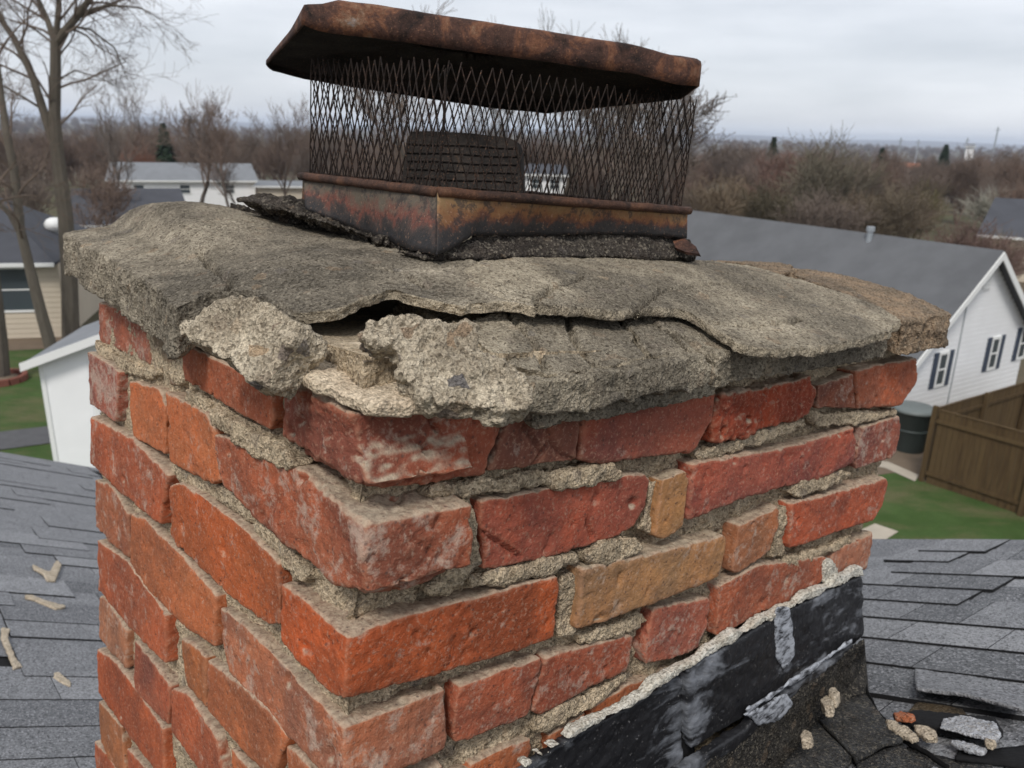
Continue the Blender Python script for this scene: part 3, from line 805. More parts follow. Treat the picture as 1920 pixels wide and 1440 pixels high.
for a, b in ((B0 - Rc * .003, P0), (P0, C0 + Rc * .004), (C0, D0), (B0, D0)):
    mb = MB(); pts = np.array([a + (b - a) * t for t in np.linspace(0, 1, 24)]); pts += (fbm(pts, 30, 2, .5, 4) * .0012)[:, None] * np.array([0, 1., 0])
    mb.tube(LC(pts), .0050, 8)
    mb.build('rolled_rim', M['rust_rim'], cap, True)
# curled tab of metal at the right corner
mb = MB()
tb = np.array([ray(*a) * z for a, z in (((1262, 452), .95), ((1284, 447), .95), ((1305, 462), .94), ((1312, 476), .93), ((1285, 472), .93), ((1266, 464), .94))])
mb.prism(LC(tb), LC(tb + np.array([.002, .003, .002]))); mb.build('torn_tab', M['rust_lid'], cap)

# ash-dark bedding under the skirt
QB = []
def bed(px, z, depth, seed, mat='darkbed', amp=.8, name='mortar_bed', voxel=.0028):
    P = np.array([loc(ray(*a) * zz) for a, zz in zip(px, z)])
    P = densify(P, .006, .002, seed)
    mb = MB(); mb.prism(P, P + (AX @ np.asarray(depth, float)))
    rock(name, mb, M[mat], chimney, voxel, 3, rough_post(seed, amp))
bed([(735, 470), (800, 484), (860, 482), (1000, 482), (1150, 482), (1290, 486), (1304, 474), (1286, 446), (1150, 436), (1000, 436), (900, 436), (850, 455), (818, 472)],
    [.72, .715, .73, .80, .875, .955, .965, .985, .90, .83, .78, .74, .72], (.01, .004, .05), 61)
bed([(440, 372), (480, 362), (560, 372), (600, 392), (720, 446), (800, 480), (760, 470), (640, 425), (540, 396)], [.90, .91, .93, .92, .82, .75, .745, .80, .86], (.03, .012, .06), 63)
flush()

# flue inside the cap
mb = MB()
fp = [(762, 262), (772, 247), (800, 246), (880, 250), (950, 258), (968, 264), (975, 282), (979, 372), (752, 366), (757, 300)]
Fp = np.array([ray(*a) * .90 for a in fp]); Fb = Fp + nz(Rc + Lc) * .07
Fp2 = (Fp - Fp.mean(0)) * .985 + Fp.mean(0) - np.array([0, 0, .003])
mb.prism(LC(Fp), LC(Fb)); mb.prism(LC(Fp2), LC(Fp))
flue = tag(empty('flue_liner', mat=FRAME), 'soot black flue liner seen through the wire screen of the cap', 'flue')
fo = mb.build('liner_wall', M['flue'], flue)
bv = fo.modifiers.new('b', 'BEVEL'); bv.width = .003; bv.segments = 2
for k in range(6):
    y = 268 + k * 16
    mb = MB(); a = ray(762, y) * .896; b = ray(970, y + 9) * .896
    mb.tube(LC(np.array([a + (b - a) * t + np.array([0, .0006 * math.sin(9 * t + k), 0]) for t in np.linspace(0, 1, 12)])), .0014, 5)
    mb.build('ridge', M['flue'], flue, True)

# ------------------------------------------------------------------ near roof (two slopes of shingles)
aL = nz((-1173, -130, F)); bL = nz((1, .33, .82)); bL = nz(bL - aL * (aL @ bL)); nL = nz(np.cross(aL, bL)); nL = nL if nL[1] > 0 else -nL
aR = R.copy(); bR = nz((1, -.2215, -1.193)); bR = nz(bR - aR * (aR @ bR)); nR = nz(np.cross(aR, bR)); nR = nR if nR[1] > 0 else -nR
DL = .70
q_ = onR([(1620, 1290)], 0.)[0]; PB = O + R * q_[0] + Lx * q_[1] + Ux * q_[2]; DR = PB @ nR
def plL(x, y, up=0.): r_ = ray(x, y); return r_ * ((DL - up) / (r_ @ nL))
def plR(x, y, up=0.): r_ = ray(x, y); return r_ * ((DR - up) / (r_ @ nR))

n_ = NT('grey_roof_shingle', .95, .2)
oi = n_.t.nodes.new('ShaderNodeObjectInfo')
c_ = n_.mix(n_.ramp(n_.noise(14, 5, .65), [(.3, 0.), (.7, .6)]), oi.outputs['Color'], n_.mix(1., oi.outputs['Color'], (.6, .6, .62), 'MULTIPLY'))
g_ = n_.voro(330, out=1); sp = n_.t.nodes.new('ShaderNodeSeparateColor'); n_.link(g_, sp.inputs[0])
c_ = n_.mix(n_.ramp(sp.outputs[0], [(.1, .7), (.4, 0.)]), c_, (.035, .035, .038))
c_ = n_.mix(n_.ramp(sp.outputs[1], [(.75, 0.), (.95, .65)]), c_, (.42, .42, .44))
M['shingle'] = n_.done(c_, n_.bump(n_.voro(330), .0016, .9, n_.bump(n_.noise(40, 4, .6), .002, .6)))
n_ = NT('black_roof_cement', .5, .4)
st = n_.mapping((9, 9, 34), (0, .5, 0))
w_ = n_.noise(1., 6, .7, st, .6); w2 = n_.noise(9, 4, .6)
f_ = n_.ramp(n_.math('ADD', n_.math('MULTIPLY', w_, .6), n_.math('MULTIPLY', w2, .55)), [(.60, 0.), (.68, .4), (.78, .8)])
c_ = n_.mix(f_, (.016, .016, .018), (.36, .38, .42))
c_ = n_.mix(n_.ramp(n_.noise(400, 2, .5), [(.66, 0.), (.74, .5)]), c_, (.35, .34, .33))
M['flash'] = n_.done(c_, n_.bump(n_.noise(55, 5, .6), .002, .8), n_.ramp(f_, [(0, .42), (.6, .8)]))
n_ = NT('scraped_pale_paint', .75, .3)
M['smear'] = n_.done(n_.mix(n_.ramp(n_.noise(1., 6, .7, n_.mapping((60, 60, 160)), .5), [(.38, 0.), (.56, 1.)]), (.03, .03, .034), (.42, .44, .48)), n_.bump(n_.noise(90, 4, .6), .002, .7))
M['tar'] = mat_cement('gritty_black_tar', (.060, .056, .052), (.022, .021, .021), .4, 12, 1.1, .25)
M['felt'] = mat_plain('black_felt_and_shade', (.014, .014, .015), .9, .2, .3, 20, .002)  # roof felt; also painted shade at shingle edges, flashing seam and crack
M['darkshingle'] = mat_cement('dark_shingle', (.085, .088, .092), (.035, .036, .038), .3, 12, 1.0, .1)
M['whitepaint'] = mat_cement('flaking_white_paint', (.62, .64, .68), (.34, .35, .37), .2, 40, .5, .1)
M['orangebit'] = mat_cement('orange_brick_shard', (.50, .17, .08), (.38, .12, .06), .1, 30, .6, .1)
M['pale'] = mat_cement('pale_mortar_flake', (.66, .56, .43), (.48, .40, .30), .1, 30, .6, .2)

roof = tag(empty('house_roof', mat=FRAME), 'near roof of weathered grey shingles around the chimney', 'roof')
GREYS = [(.25, .255, .265), (.19, .195, .205), (.31, .315, .325), (.155, .16, .168), (.225, .23, .24)]
rr = random.Random(11)
def tab(c, da, db, n, wa, wb, th, col, name='shingle', lift=0., taper=.004, mb=None):
    """one shingle tab; da is the direction up the rows (away), db along the butt"""
    up = -n
    v = [c, c + db * wb, c + db * wb + da * wa, c + da * wa]
    top = [v[0] + up * (th + lift), v[1] + up * (th + lift), v[2] + up * taper, v[3] + up * taper]
    bot = [v[0] + up * lift, v[1] + up * lift, v[2], v[3]]
    own = mb is None
    if own: mb = MB()
    mb.prism(LC(np.array(top)), LC(np.array(bot)))
    if own:
        o = mesh_obj(name, mb.v, mb.f, None, roof, False, [M['shingle'], M['felt']], [0, 1, 1, 1, 1, 1]); o.color = (*col, 1)  # black edges: cut asphalt, with the butt's shadow put into the colour
def rows_(P, da, db, n, ex, i0, i1, b0, b1, far=99, skip=None, wmin=.13, wmax=.26, hip=.65, lvh=.0065):
    st = MB()
    for i in range(i0, i1):
        b = b0 + rr.uniform(0, .15)
        while b < b1:
            w = rr.uniform(wmin, wmax); hi = rr.random() < (hip if i < 6 else hip * .75)
            c = P + da * (i * ex) + db * b
            pxy = (c[0] / c[2] * F + 960, c[1] / c[2] * F + 720)
            if not (skip and skip(*pxy, c)):
                lv = lvh if hi else 0.
                col = rr.choice(GREYS)
                s_ = c - n * (.001 + (.001 if hi else 0))
                if i < far: tab(s_, da, db, n, ex * 1.45, w - .0015, .0022 + lv, col, lift=.0005)
                else: tab(s_, da, db, n, ex * 1.45, w - .0015, .0022 + lv, col, mb=st, lift=.0005)
            b += w
    if st.v:
        o = mesh_obj('far_shingles', st.v, st.f, None, roof, False, [M['shingle'], M['felt']], [0, 1, 1, 1, 1, 1] * (len(st.f) // 6)); o['kind'] = 'stuff'; o.color = (*GREYS[0], 1)  # same black edges, asphalt and shadow in one colour
# left slope
PL = plL(100, 1500)
amaxL = (plL(90, 870) - PL) @ aL
def skL(x, y, c): return x > 420 or x < -420
rows_(PL, aL, bL, nL, .136, -4, int(amaxL / .136) + 1, -1.9, 3.4, 15, skL, .22, .42, .55, .0042)
# right slope
PR = plR(1700, 1500)
amaxR = (plR(1780, 1036) - PR) @ aR
def skR(x, y, c):
    if x < 1380: return True
    return (1690 < x < 1850 and 1345 < y < 1425)
rows_(PR, aR, bR, nR, .124, -2, int(amaxR / .124) + 1, -.75, 1.1, 99, skR, .10, .20)
# decks under the shingles
def deck(P, da, db, n, a0, a1, b0, b1):
    mb = MB(); q = [P + da * a0 + db * b0, P + da * a0 + db * b1, P + da * a1 + db * b1, P + da * a1 + db * b0]
    mb.prism(LC(np.array(q)), LC(np.array([x + n * .03 for x in q]))); return mb.build('roof_deck', M['felt'], roof)
deck(PL, aL, bL, nL, -.5, amaxL + .12, -2.2, .9)
deck(PR, aR, bR, nR, -.5, amaxR + .10, -.9, 1.3)
# board joining the two slopes behind the chimney
mb = MB()
q = [PL + aL * 0 + bL * .9, PL + aL * amaxL + bL * .9, PR + aR * amaxR - bR * .9, PR - aR * .3 - bR * .9]
mb.prism(LC(np.array(q)), LC(np.array([x + DOWN * .03 for x in q]))); mb.build('valley_board', M['felt'], roof)

# flashing on the right face
def sheet_R(px, off, depth, mat, name, seed, amp=.35, jit=.0012, voxel=.0024, parent=chimney):
    mb = MB(); prism_face(mb, 'R', px, off, depth, seed, jit)
    rock(name, mb, M[mat], parent, voxel, 2, rough_post(seed, amp))
sheet_R([(960, 1462), (1000, 1432), (1050, 1398), (1104, 1366), (1150, 1342), (1210, 1308), (1270, 1270), (1278, 1268), (1280, 1330), (1283, 1415), (1280, 1440), (1245, 1480), (1180, 1490), (960, 1500)], .010, .010, 'flash', 'flashing', 71)
sheet_R([(1290, 1258), (1322, 1236), (1370, 1210), (1430, 1172), (1482, 1142), (1550, 1112), (1619, 1080), (1620, 1140), (1621, 1192), (1606, 1206), (1500, 1272), (1400, 1346), (1345, 1376), (1298, 1406), (1290, 1350)], .0185, .014, 'flash', 'flashing', 72)
sheet_R([(1230, 1480), (1300, 1432), (1400, 1368), (1420, 1340), (1600, 1208), (1606, 1214), (1440, 1345), (1400, 1388), (1330, 1440), (1290, 1490)], .026, .012, 'flash', 'flashing_hem', 73, .3)
sheet_R([(1455, 1140), (1482, 1138), (1490, 1180), (1492, 1230), (1470, 1262), (1455, 1220)], .0205, .0035, 'smear', 'paint_smear', 74, .08, .003)
sheet_R([(1395, 1342), (1430, 1325), (1475, 1300), (1490, 1322), (1465, 1350), (1425, 1366), (1408, 1350)], .0285, .0035, 'smear', 'paint_smear', 75, .08, .003)
sheet_R([(1400, 1332), (1500, 1266), (1600, 1198), (1602, 1206), (1500, 1276), (1404, 1342)], .0285, .0035, 'smear', 'paint_smear', 77, .08, .003)
sheet_R([(1268, 1272), (1300, 1258), (1304, 1420), (1270, 1440)], .006, .006, 'felt', 'gap_shade', 79, .05)  # black sheet behind the seam stands in for the gap's shade
# caulk bead
bead = [(985, 1436), (1030, 1406), (1080, 1378), (1120, 1352), (1176, 1326), (1230, 1290), (1285, 1256), (1330, 1226), (1380, 1196), (1430, 1166), (1475, 1142), (1530, 1116), (1575, 1090), (1619, 1074)]
bx1 = [tuple(np.array(bead[k]) * (1 - t) + np.array(bead[k + 1]) * t) for k in range(len(bead) - 1) for t in (0, .33, .66)] + [bead[-1]]
rb_ = random.Random(4)
up_ = [(x, y - 1.5 - 13 * rb_.random() ** 2.2) for x, y in bx1]; dn_ = [(x, y + 2.5 + 5 * rb_.random() ** 2) for x, y in bx1]
sheet_R(up_ + dn_[::-1], .0192, .011, 'caulk', 'caulk_bead', 176, .24, .0022, .0016)
sheet_R([(1545, 1052), (1562, 1050), (1578, 1085), (1560, 1108), (1545, 1098)], .010, .016, 'caulk', 'caulk_bead', 78, .5, .002)

# tar fillet and dark shingles bent up against the chimney
def loft(lines, name, mat, seed, nseg=70, sub=10, amp=.004, parent=roof, thick=.006):
    Ls = []
    for Ln in lines:
        P = np.array(Ln, float); d = np.r_[0, np.cumsum(np.linalg.norm(np.diff(P, axis=0), axis=1))]
        t = np.linspace(0, d[-1], nseg); Ls.append(np.stack([np.interp(t, d, P[:, k]) for k in range(3)], 1))
    rws = []
    for i in range(len(Ls) - 1):
        for k in range(sub): rws.append(Ls[i] * (1 - k / sub) + Ls[i + 1] * k / sub)
    rws.append(Ls[-1]); nr = len(rws)
    V = np.vstack(rws)
    V = V - nR * (fbm(V, 35, 4, .6, seed) * amp + fbm(V, 120, 2, .6, seed + 1) * amp * .35)[:, None]
    m0 = len(V); V = np.vstack([V, V + nR * thick]); Q = []
    for k in range(nr - 1):
        for i in range(nseg - 1):
            a = k * nseg + i; Q.append([a, a + nseg, a + nseg + 1, a + 1]); Q.append([a + m0, a + 1 + m0, a + nseg + 1 + m0, a + nseg + m0])
    for i in range(nseg - 1):
        a = i; Q.append([a, a + 1, a + 1 + m0, a + m0]); a = (nr - 1) * nseg + i; Q.append([a, a + m0, a + 1 + m0, a + 1])
    for k in range(nr - 1):
        a = k * nseg; Q.append([a, a + m0, a + nseg + m0, a + nseg]); a += nseg - 1; Q.append([a, a + nseg, a + nseg + m0, a + m0])
    return mesh_obj(name, LC(V), Q, M[mat], parent, True)
def fR(px, off): return [O + R * p[0] + Lx * p[1] + Ux * p[2] for p in onR(px, off)]
T_ = fR([(1200, 1530), (1300, 1440), (1400, 1372), (1440, 1338), (1520, 1275), (1604, 1204), (1620, 1195)], .024)
def lerp3(px, f): # between face plane and roof plane
    a = fR(px, .03); b = [plR(x, y, .01) for x, y in px]
    return [p * (1 - f) + q * f for p, q in zip(a, b)]
Mi = lerp3([(1330, 1560), (1400, 1480), (1460, 1420), (1500, 1372), (1560, 1318), (1606, 1262), (1622, 1225)], .45)
Bo = [plR(x, y, .012) for x, y in [(1400, 1600), (1470, 1510), (1530, 1450), (1580, 1400), (1610, 1350), (1624, 1310), (1628, 1290)]]
loft([T_, Mi, Bo], 'tar_fillet', 'tar', 81, amp=.009, nseg=110, sub=16)
def dsh(px, f0, name, seed, lift=.012):
    Ls = [[plR(x, y, lift) for x, y in row] for row in px]
    return loft(Ls, name, 'darkshingle', seed, 40, 8, .0022)
dsh([[(1455, 1450), (1500, 1390), (1530, 1350)], [(1490, 1560), (1545, 1480), (1596, 1420)]], 0, 'bent_shingle', 83, .022)
dsh([[(1534, 1348), (1580, 1310), (1622, 1300)], [(1570, 1385), (1620, 1350), (1655, 1345)], [(1604, 1422), (1655, 1392), (1692, 1384)]], 0, 'bent_shingle', 84, .024)
dsh([[(1608, 1424), (1650, 1405), (1690, 1392)], [(1600, 1560), (1680, 1480), (1740, 1450)]], 0, 'bent_shingle', 85, .016)
dsh([[(1700, 1400), (1780, 1420), (1860, 1432)], [(1690, 1560), (1780, 1540), (1880, 1540)]], 0, 'bent_shingle', 86, .010)
# crack's shade put in as a black strip beside the chimney corner
loft([[plR(x, y, .016) for x, y in ((1612, 1215), (1620, 1290), (1640, 1336), (1690, 1386), (1776, 1440))], [plR(x, y, .020) for x, y in ((1620, 1212), (1626, 1288), (1645, 1330), (1694, 1380), (1780, 1434))]], 'crack_shade', 'felt', 87, 60, 3, .004, thick=.003)
# lifted, curled shingle
lf = loft([[plR(x, y, .006) for x, y in [(1716, 1246), (1800, 1258), (1918, 1280)]], [plR(x, y, .016) for x, y in [(1715, 1272), (1805, 1282), (1924, 1308)]], [plR(x, y, .034) for x, y in [(1718, 1290), (1812, 1302), (1918, 1330)]]], 'curled_shingle', 'shingle', 88, 40, 8, .0015, thick=.004)
lf.color = (*GREYS[0], 1)
M['goldgrit'] = mat_cement('brown_gritty_underlay', (.16, .12, .075), (.05, .042, .034), .4, 14, 1., .2)
loft([[plR(x, y, .008) for x, y in ((1716, 1318), (1745, 1306), (1800, 1322))], [plR(x, y, .010) for x, y in ((1700, 1340), (1750, 1338), (1815, 1344))]], 'torn_underlay', 'goldgrit', 89, 30, 5, .002, thick=.003)
loft([[plR(x, y, .010) for x, y in ((1800, 1400), (1860, 1404), (1925, 1396))], [plR(x, y, .014) for x, y in ((1790, 1420), (1858, 1428), (1930, 1438))]], 'torn_underlay', 'felt', 90, 30, 5, .002, thick=.004)
flush()

def on_roof(name, label, cat, px, plane, z0, th, mat, seed, amp=.5, group=None, voxel=.0016):
    """a loose flake lying on the roof, outline given on the slope"""
    P = np.array([loc(plane(x, y, z0)) for x, y in px]); P = densify(P, .004, .0012, seed)
    nn = AX @ (nR if plane is plR else nL)
    c = P.mean(0)
    e = tag(empty(name, mat=FRAME), label, cat, group)
    mb = MB(); mb.prism(P - nn * th, P)
    o = rock('flake_body', mb, M[mat], e, voxel, 2, rough_post(seed, amp))
    return e
grp = 'broken bits fallen on the near roof'
on_roof('mortar_flake', 'pale Y-shaped mortar flake, topmost bit on the shingles left of the chimney', 'mortar flake', [(60, 1061), (76, 1070), (92, 1076), (103, 1056), (108, 1054), (115, 1062), (110, 1075), (103, 1093), (88, 1092), (78, 1078), (62, 1070)], plL, .006, .008, 'pale', 101, .18, grp, .003)
on_roof('mortar_flake', 'long thin mortar flake lying just below the Y-shaped one', 'mortar flake', [(46, 1119), (62, 1121), (90, 1132), (122, 1139), (122, 1143), (104, 1146), (86, 1138), (60, 1127), (46, 1124)], plL, .005, .008, 'pale', 102, .18, grp, .003)
on_roof('brick_splinter', 'pinkish tan splinter of brick standing out at the left edge of the photo', 'brick splinter', [(2, 1180), (18, 1184), (14, 1200), (20, 1215), (28, 1238), (42, 1254), (24, 1258), (12, 1225), (0, 1200)], plL, .005, .007, 'pale', 103, .18, grp, .0025)
on_roof('mortar_flake', 'short mortar sliver, lowest bit on the shingles left of the chimney', 'mortar flake', [(100, 1266), (110, 1265), (133, 1286), (130, 1292), (114, 1284), (99, 1274)], plL, .004, .007, 'pale', 104, .18, grp, .0025)
on_roof('mortar_crumb', 'upper crumb of pale mortar on the tar beside the chimney base', 'mortar crumb', [(1556, 1312), (1568, 1306), (1576, 1318), (1568, 1330), (1556, 1324)], plR, .052, .014, 'pale', 105, .18, grp, .0016)
on_roof('mortar_crumb', 'double crumb of pale mortar touching the upper one on the tar', 'mortar crumb', [(1541, 1332), (1553, 1324), (1566, 1332), (1564, 1345), (1548, 1347)], plR, .050, .014, 'pale', 106, .18, grp, .0016)
on_roof('mortar_crumb', 'lone mortar crumb on the dark bent shingle at the bottom of the photo', 'mortar crumb', [(1502, 1396), (1512, 1387), (1525, 1394), (1522, 1404), (1506, 1407)], plR, .045, .012, 'pale', 107, .18, grp, .0016)
on_roof('brick_shard', 'flat orange brick shard lying by the torn shingle', 'brick shard', [(1676, 1348), (1690, 1345), (1715, 1350), (1720, 1356), (1700, 1357), (1680, 1354)], plR, .020, .008, 'orangebit', 108, .18, grp, .0016)
on_roof('mortar_flake', 'tan mortar piece wedged by the edge of the bent shingle', 'mortar flake', [(1662, 1356), (1680, 1360), (1706, 1375), (1726, 1392), (1712, 1396), (1686, 1384), (1668, 1372)], plR, .020, .006, 'pale', 109, .35, grp, .002)
on_roof('mortar_flake', 'knobbly tan mortar lump between the felt strips right of the chimney', 'mortar flake', [(1714, 1370), (1735, 1369), (1758, 1380), (1760, 1396), (1738, 1396), (1720, 1384)], plR, .020, .008, 'pale', 110, .4, grp, .002)
on_roof('mortar_crumb', 'small yellowish crumb at the end of the white painted felt strip', 'mortar crumb', [(1848, 1398), (1862, 1396), (1870, 1402), (1862, 1407), (1850, 1405)], plR, .020, .008, 'pale', 111, .18, grp, .0016)
on_roof('paint_chip', 'white painted chip lying flat below the felt strips', 'paint chip', [(1782, 1396), (1810, 1398), (1852, 1410), (1846, 1418), (1818, 1414), (1796, 1406)], plR, .016, .005, 'whitepaint', 112, .18, grp, .0018)
s1 = on_roof('felt_strip', 'torn black felt strip with flaking white paint on its end', 'felt strip', [(1676, 1350), (1722, 1342), (1800, 1350), (1868, 1356), (1882, 1380), (1872, 1396), (1800, 1386), (1730, 1370), (1690, 1360)], plR, .014, .008, 'felt', 113, .18, grp, .0024)
P = np.array([loc(plR(x, y, .025)) for x, y in [(1768, 1350), (1800, 1346), (1864, 1356), (1878, 1378), (1868, 1392), (1820, 1382), (1762, 1368)]])
mb = MB(); P = densify(P, .004, .002, 5); mb.prism(P + AX @ (-nR) * .003, P); rock('paint_patch', mb, M['whitepaint'], s1, .0016, 1, rough_post(9, .3))
flush()

# ------------------------------------------------------------------ the land
def G(x, y, z=0.):
    d = W(ray(x, y)) - np.array([0, 0, EYE]); return d * ((z - EYE) / d[2]) + np.array([0, 0, EYE])
def HP(x, y, dist):
    d = W(ray(x, y)) - np.array([0, 0, EYE]); return d * (dist / math.hypot(d[0], d[1])) + np.array([0, 0, EYE])
def terr(x, y):
    d = np.hypot(x, y)
    s = np.clip((d - 95) / 330, 0, 1); s = s * s * (3 - 2 * s)
    z = -15 * s
    z = z + np.clip((d - 200) / 500, 0, 1) * (3.0 * np.sin(x * .004 + 1) * np.cos(y * .0031))
    rr_ = np.clip((d - 900) / 1500, 0, 1); rr_ = rr_ * rr_ * (3 - 2 * rr_)
    z = z + rr_ * (14 + 5 * np.sin(np.arctan2(x, y) * 9 + 1.3) + 3 * np.sin(np.arctan2(x, y) * 23))
    return z
rad = np.r_[0, 8, 20, 40, 60, 80, np.arange(95, 420, 20), np.geomspace(430, 3200, 34)]
ang = np.linspace(-math.pi, math.pi, 193)[:-1]
V = [(0, 0, 0)]
for r_ in rad[1:]:
    for a in ang: V.append((r_ * math.sin(a), r_ * math.cos(a), 0))
V = np.array(V, float); V[:, 2] = terr(V[:, 0], V[:, 1]); na = len(ang); Q = []
for j in range(na): Q.append([0, 1 + (j + 1) % na, 1 + j])
for i in range(len(rad) - 2):
    for j in range(na):
        a = 1 + i * na + j; b = 1 + i * na + (j + 1) % na; Q.append([a, b, b + na, a + na])
n_ = NT('winter_ground', .95, .1)
c_ = n_.mix(n_.ramp(n_.noise(.03, 6, .65), [(.4, 0.), (.62, 1.)]), (.10, .078, .055), (.075, .085, .045))
c_ = n_.mix(n_.ramp(n_.noise(.9, 5, .6), [(.4, .5), (.6, 0.)]), c_, (.13, .10, .075))
M['ground'] = n_.done(c_, n_.bump(n_.noise(3, 5, .7), .05, .6))
tag(mesh_obj('ground', V, Q, M['ground'], None, True), kind='structure')
# far blue ridge
V = []; Q = []
aa = np.linspace(-1.0, 1.1, 240)
for k, (r_, f_) in enumerate(((5200, 0.), (6000, 1.), (8000, 1.), (9000, 0.))):
    for a in aa:
        h = (16 + 30 * math.exp(-((a + .44) / .06) ** 2) + 10 * math.sin(a * 7 + 1) + 5 * math.sin(a * 31)) * f_ + (30 if k == 2 else 0) * f_ - 25 * (1 - f_)
        V.append((r_ * math.sin(a), r_ * math.cos(a), h))
for k in range(3):
    for i in range(239): a = k * 240 + i; Q.append([a, a + 1, a + 241, a + 240])
M['hill'] = mat_plain('far_wooded_ridge', (.085, .08, .075), .95, .1, .3, .004)
tag(mesh_obj('hills', V, Q, M['hill'], None, True), kind='structure')

n_ = NT('lawn_grass', .9, .15)
c_ = n_.mix(n_.ramp(n_.noise(1.1, 5, .65), [(.35, 0.), (.65, 1.)]), (.044, .080, .020), (.064, .108, .032))
c_ = n_.mix(n_.ramp(n_.noise(.45, 6, .65, n_.mapping((1, 2.2, 1), (0, 0, .6))), [(.46, 0.), (.66, .85)]), c_, (.13, .115, .06))
c_ = n_.mix(n_.ramp(n_.noise(25, 3, .7), [(.3, .45), (.6, 0.)]), c_, (.03, .06, .012))
M['lawn'] = n_.done(c_, n_.bump(n_.noise(30, 4, .7), .03, .9))
def flat(name, pts, z, mat, label=None, kind='structure', sub=0):
    P = [(p[0], p[1], z) for p in pts]
    o = mesh_obj(name, P, [list(range(len(P)))], M[mat]); o['kind'] = kind; return o
M['path'] = mat_plain('pale_concrete', (.42, .37, .30), .9, .2, .25, 2, .01)
M['asph'] = mat_plain('old_asphalt', (.10, .10, .105), .95, .2, .3, 3, .01)
M['soil'] = mat_plain('bare_soil', (.17, .13, .095), .95, .1, .35, 1.5, .03)
flat('lawn', [G(1560, 1130), G(2100, 1130), G(2300, 900), G(1980, 905), G(1740, 905), G(1690, 880), G(1560, 900)], .02, 'lawn')
flat('lawn', [G(-250, 860), G(300, 880), G(330, 690), G(150, 655), G(60, 652), G(-200, 664)], .02, 'lawn')
flat('lawn', [G(-250, 1100), G(400, 1100), G(300, 888), G(-250, 866)], .024, 'lawn')
flat('soil_bed', [G(1560, 905), G(1690, 886), G(1735, 905), G(1740, 800), G(1690, 800), G(1560, 840)], .028, 'soil')
flat('soil_bed', [G(-60, 662), G(160, 652), G(210, 640), G(160, 628), G(-80, 636)], .028, 'soil')
flat('path', [G(1560, 1020), G(1640, 984), G(1684, 999), G(1620, 1040), G(1570, 1060)], .036, 'path')
flat('path', [G(1640, 865), G(1665, 868), G(1722, 893), G(1715, 905), G(1660, 880), G(1640, 876)], .040, 'path')
flat('path', [G(-60, 822), G(0, 812), G(104, 800), G(160, 798), G(160, 826), G(104, 832), G(0, 846), G(-60, 852)], .044, 'asph')

# ------------------------------------------------------------------ buildings
M['white'] = mat_plain('white_siding', (.87, .87, .87), .6, .3, .08, 1.5)
M['cream'] = mat_plain('cream_siding', (.60, .52, .41), .7, .3, .12, 1.5)
M['groof'] = mat_plain('grey_shingle_roof', (.125, .128, .135), .9, .2, .35, .9, .01, bscale=12)
M['bluegrey'] = mat_plain('pale_grey_roof', (.21, .22, .235), .9, .2, .25, .9)
M['dkroof'] = mat_plain('dark_slate_roof', (.075, .078, .09), .9, .2, .3, .9)
M['trim'] = mat_plain('white_trim', (.78, .78, .76), .5, .4, .05, 2)
M['glass'] = mat_plain('dark_window_glass', (.06, .075, .085), .12, .6, .2, .5)
M['shutter'] = mat_plain('slate_blue_shutter', (.055, .07, .10), .6, .3, .15, 4)
M['steel'] = mat_plain('galvanised_steel', (.42, .45, .48), .4, .5, .2, 4, metal=.5)
M['orroof'] = mat_plain('orange_roof', (.42, .17, .10), .9, .2, .3, 1)
M['wood'] = None
n_ = NT('brown_fence_wood', .9, .15)
oi = n_.t.nodes.new('ShaderNodeObjectInfo')
st = n_.mapping((6, 6, .6))
c_ = n_.mix(n_.ramp(n_.noise(2., 5, .65, st), [(.35, 0.), (.65, 1.)]), (.058, .037, .019), (.095, .062, .030))
c_ = n_.mix(n_.math('MULTIPLY', oi.outputs['Random'], .5), c_, (.115, .078, .038))
M['wood'] = n_.done(c_, n_.bump(n_.noise(8, 4, .6, st), .006, .8))

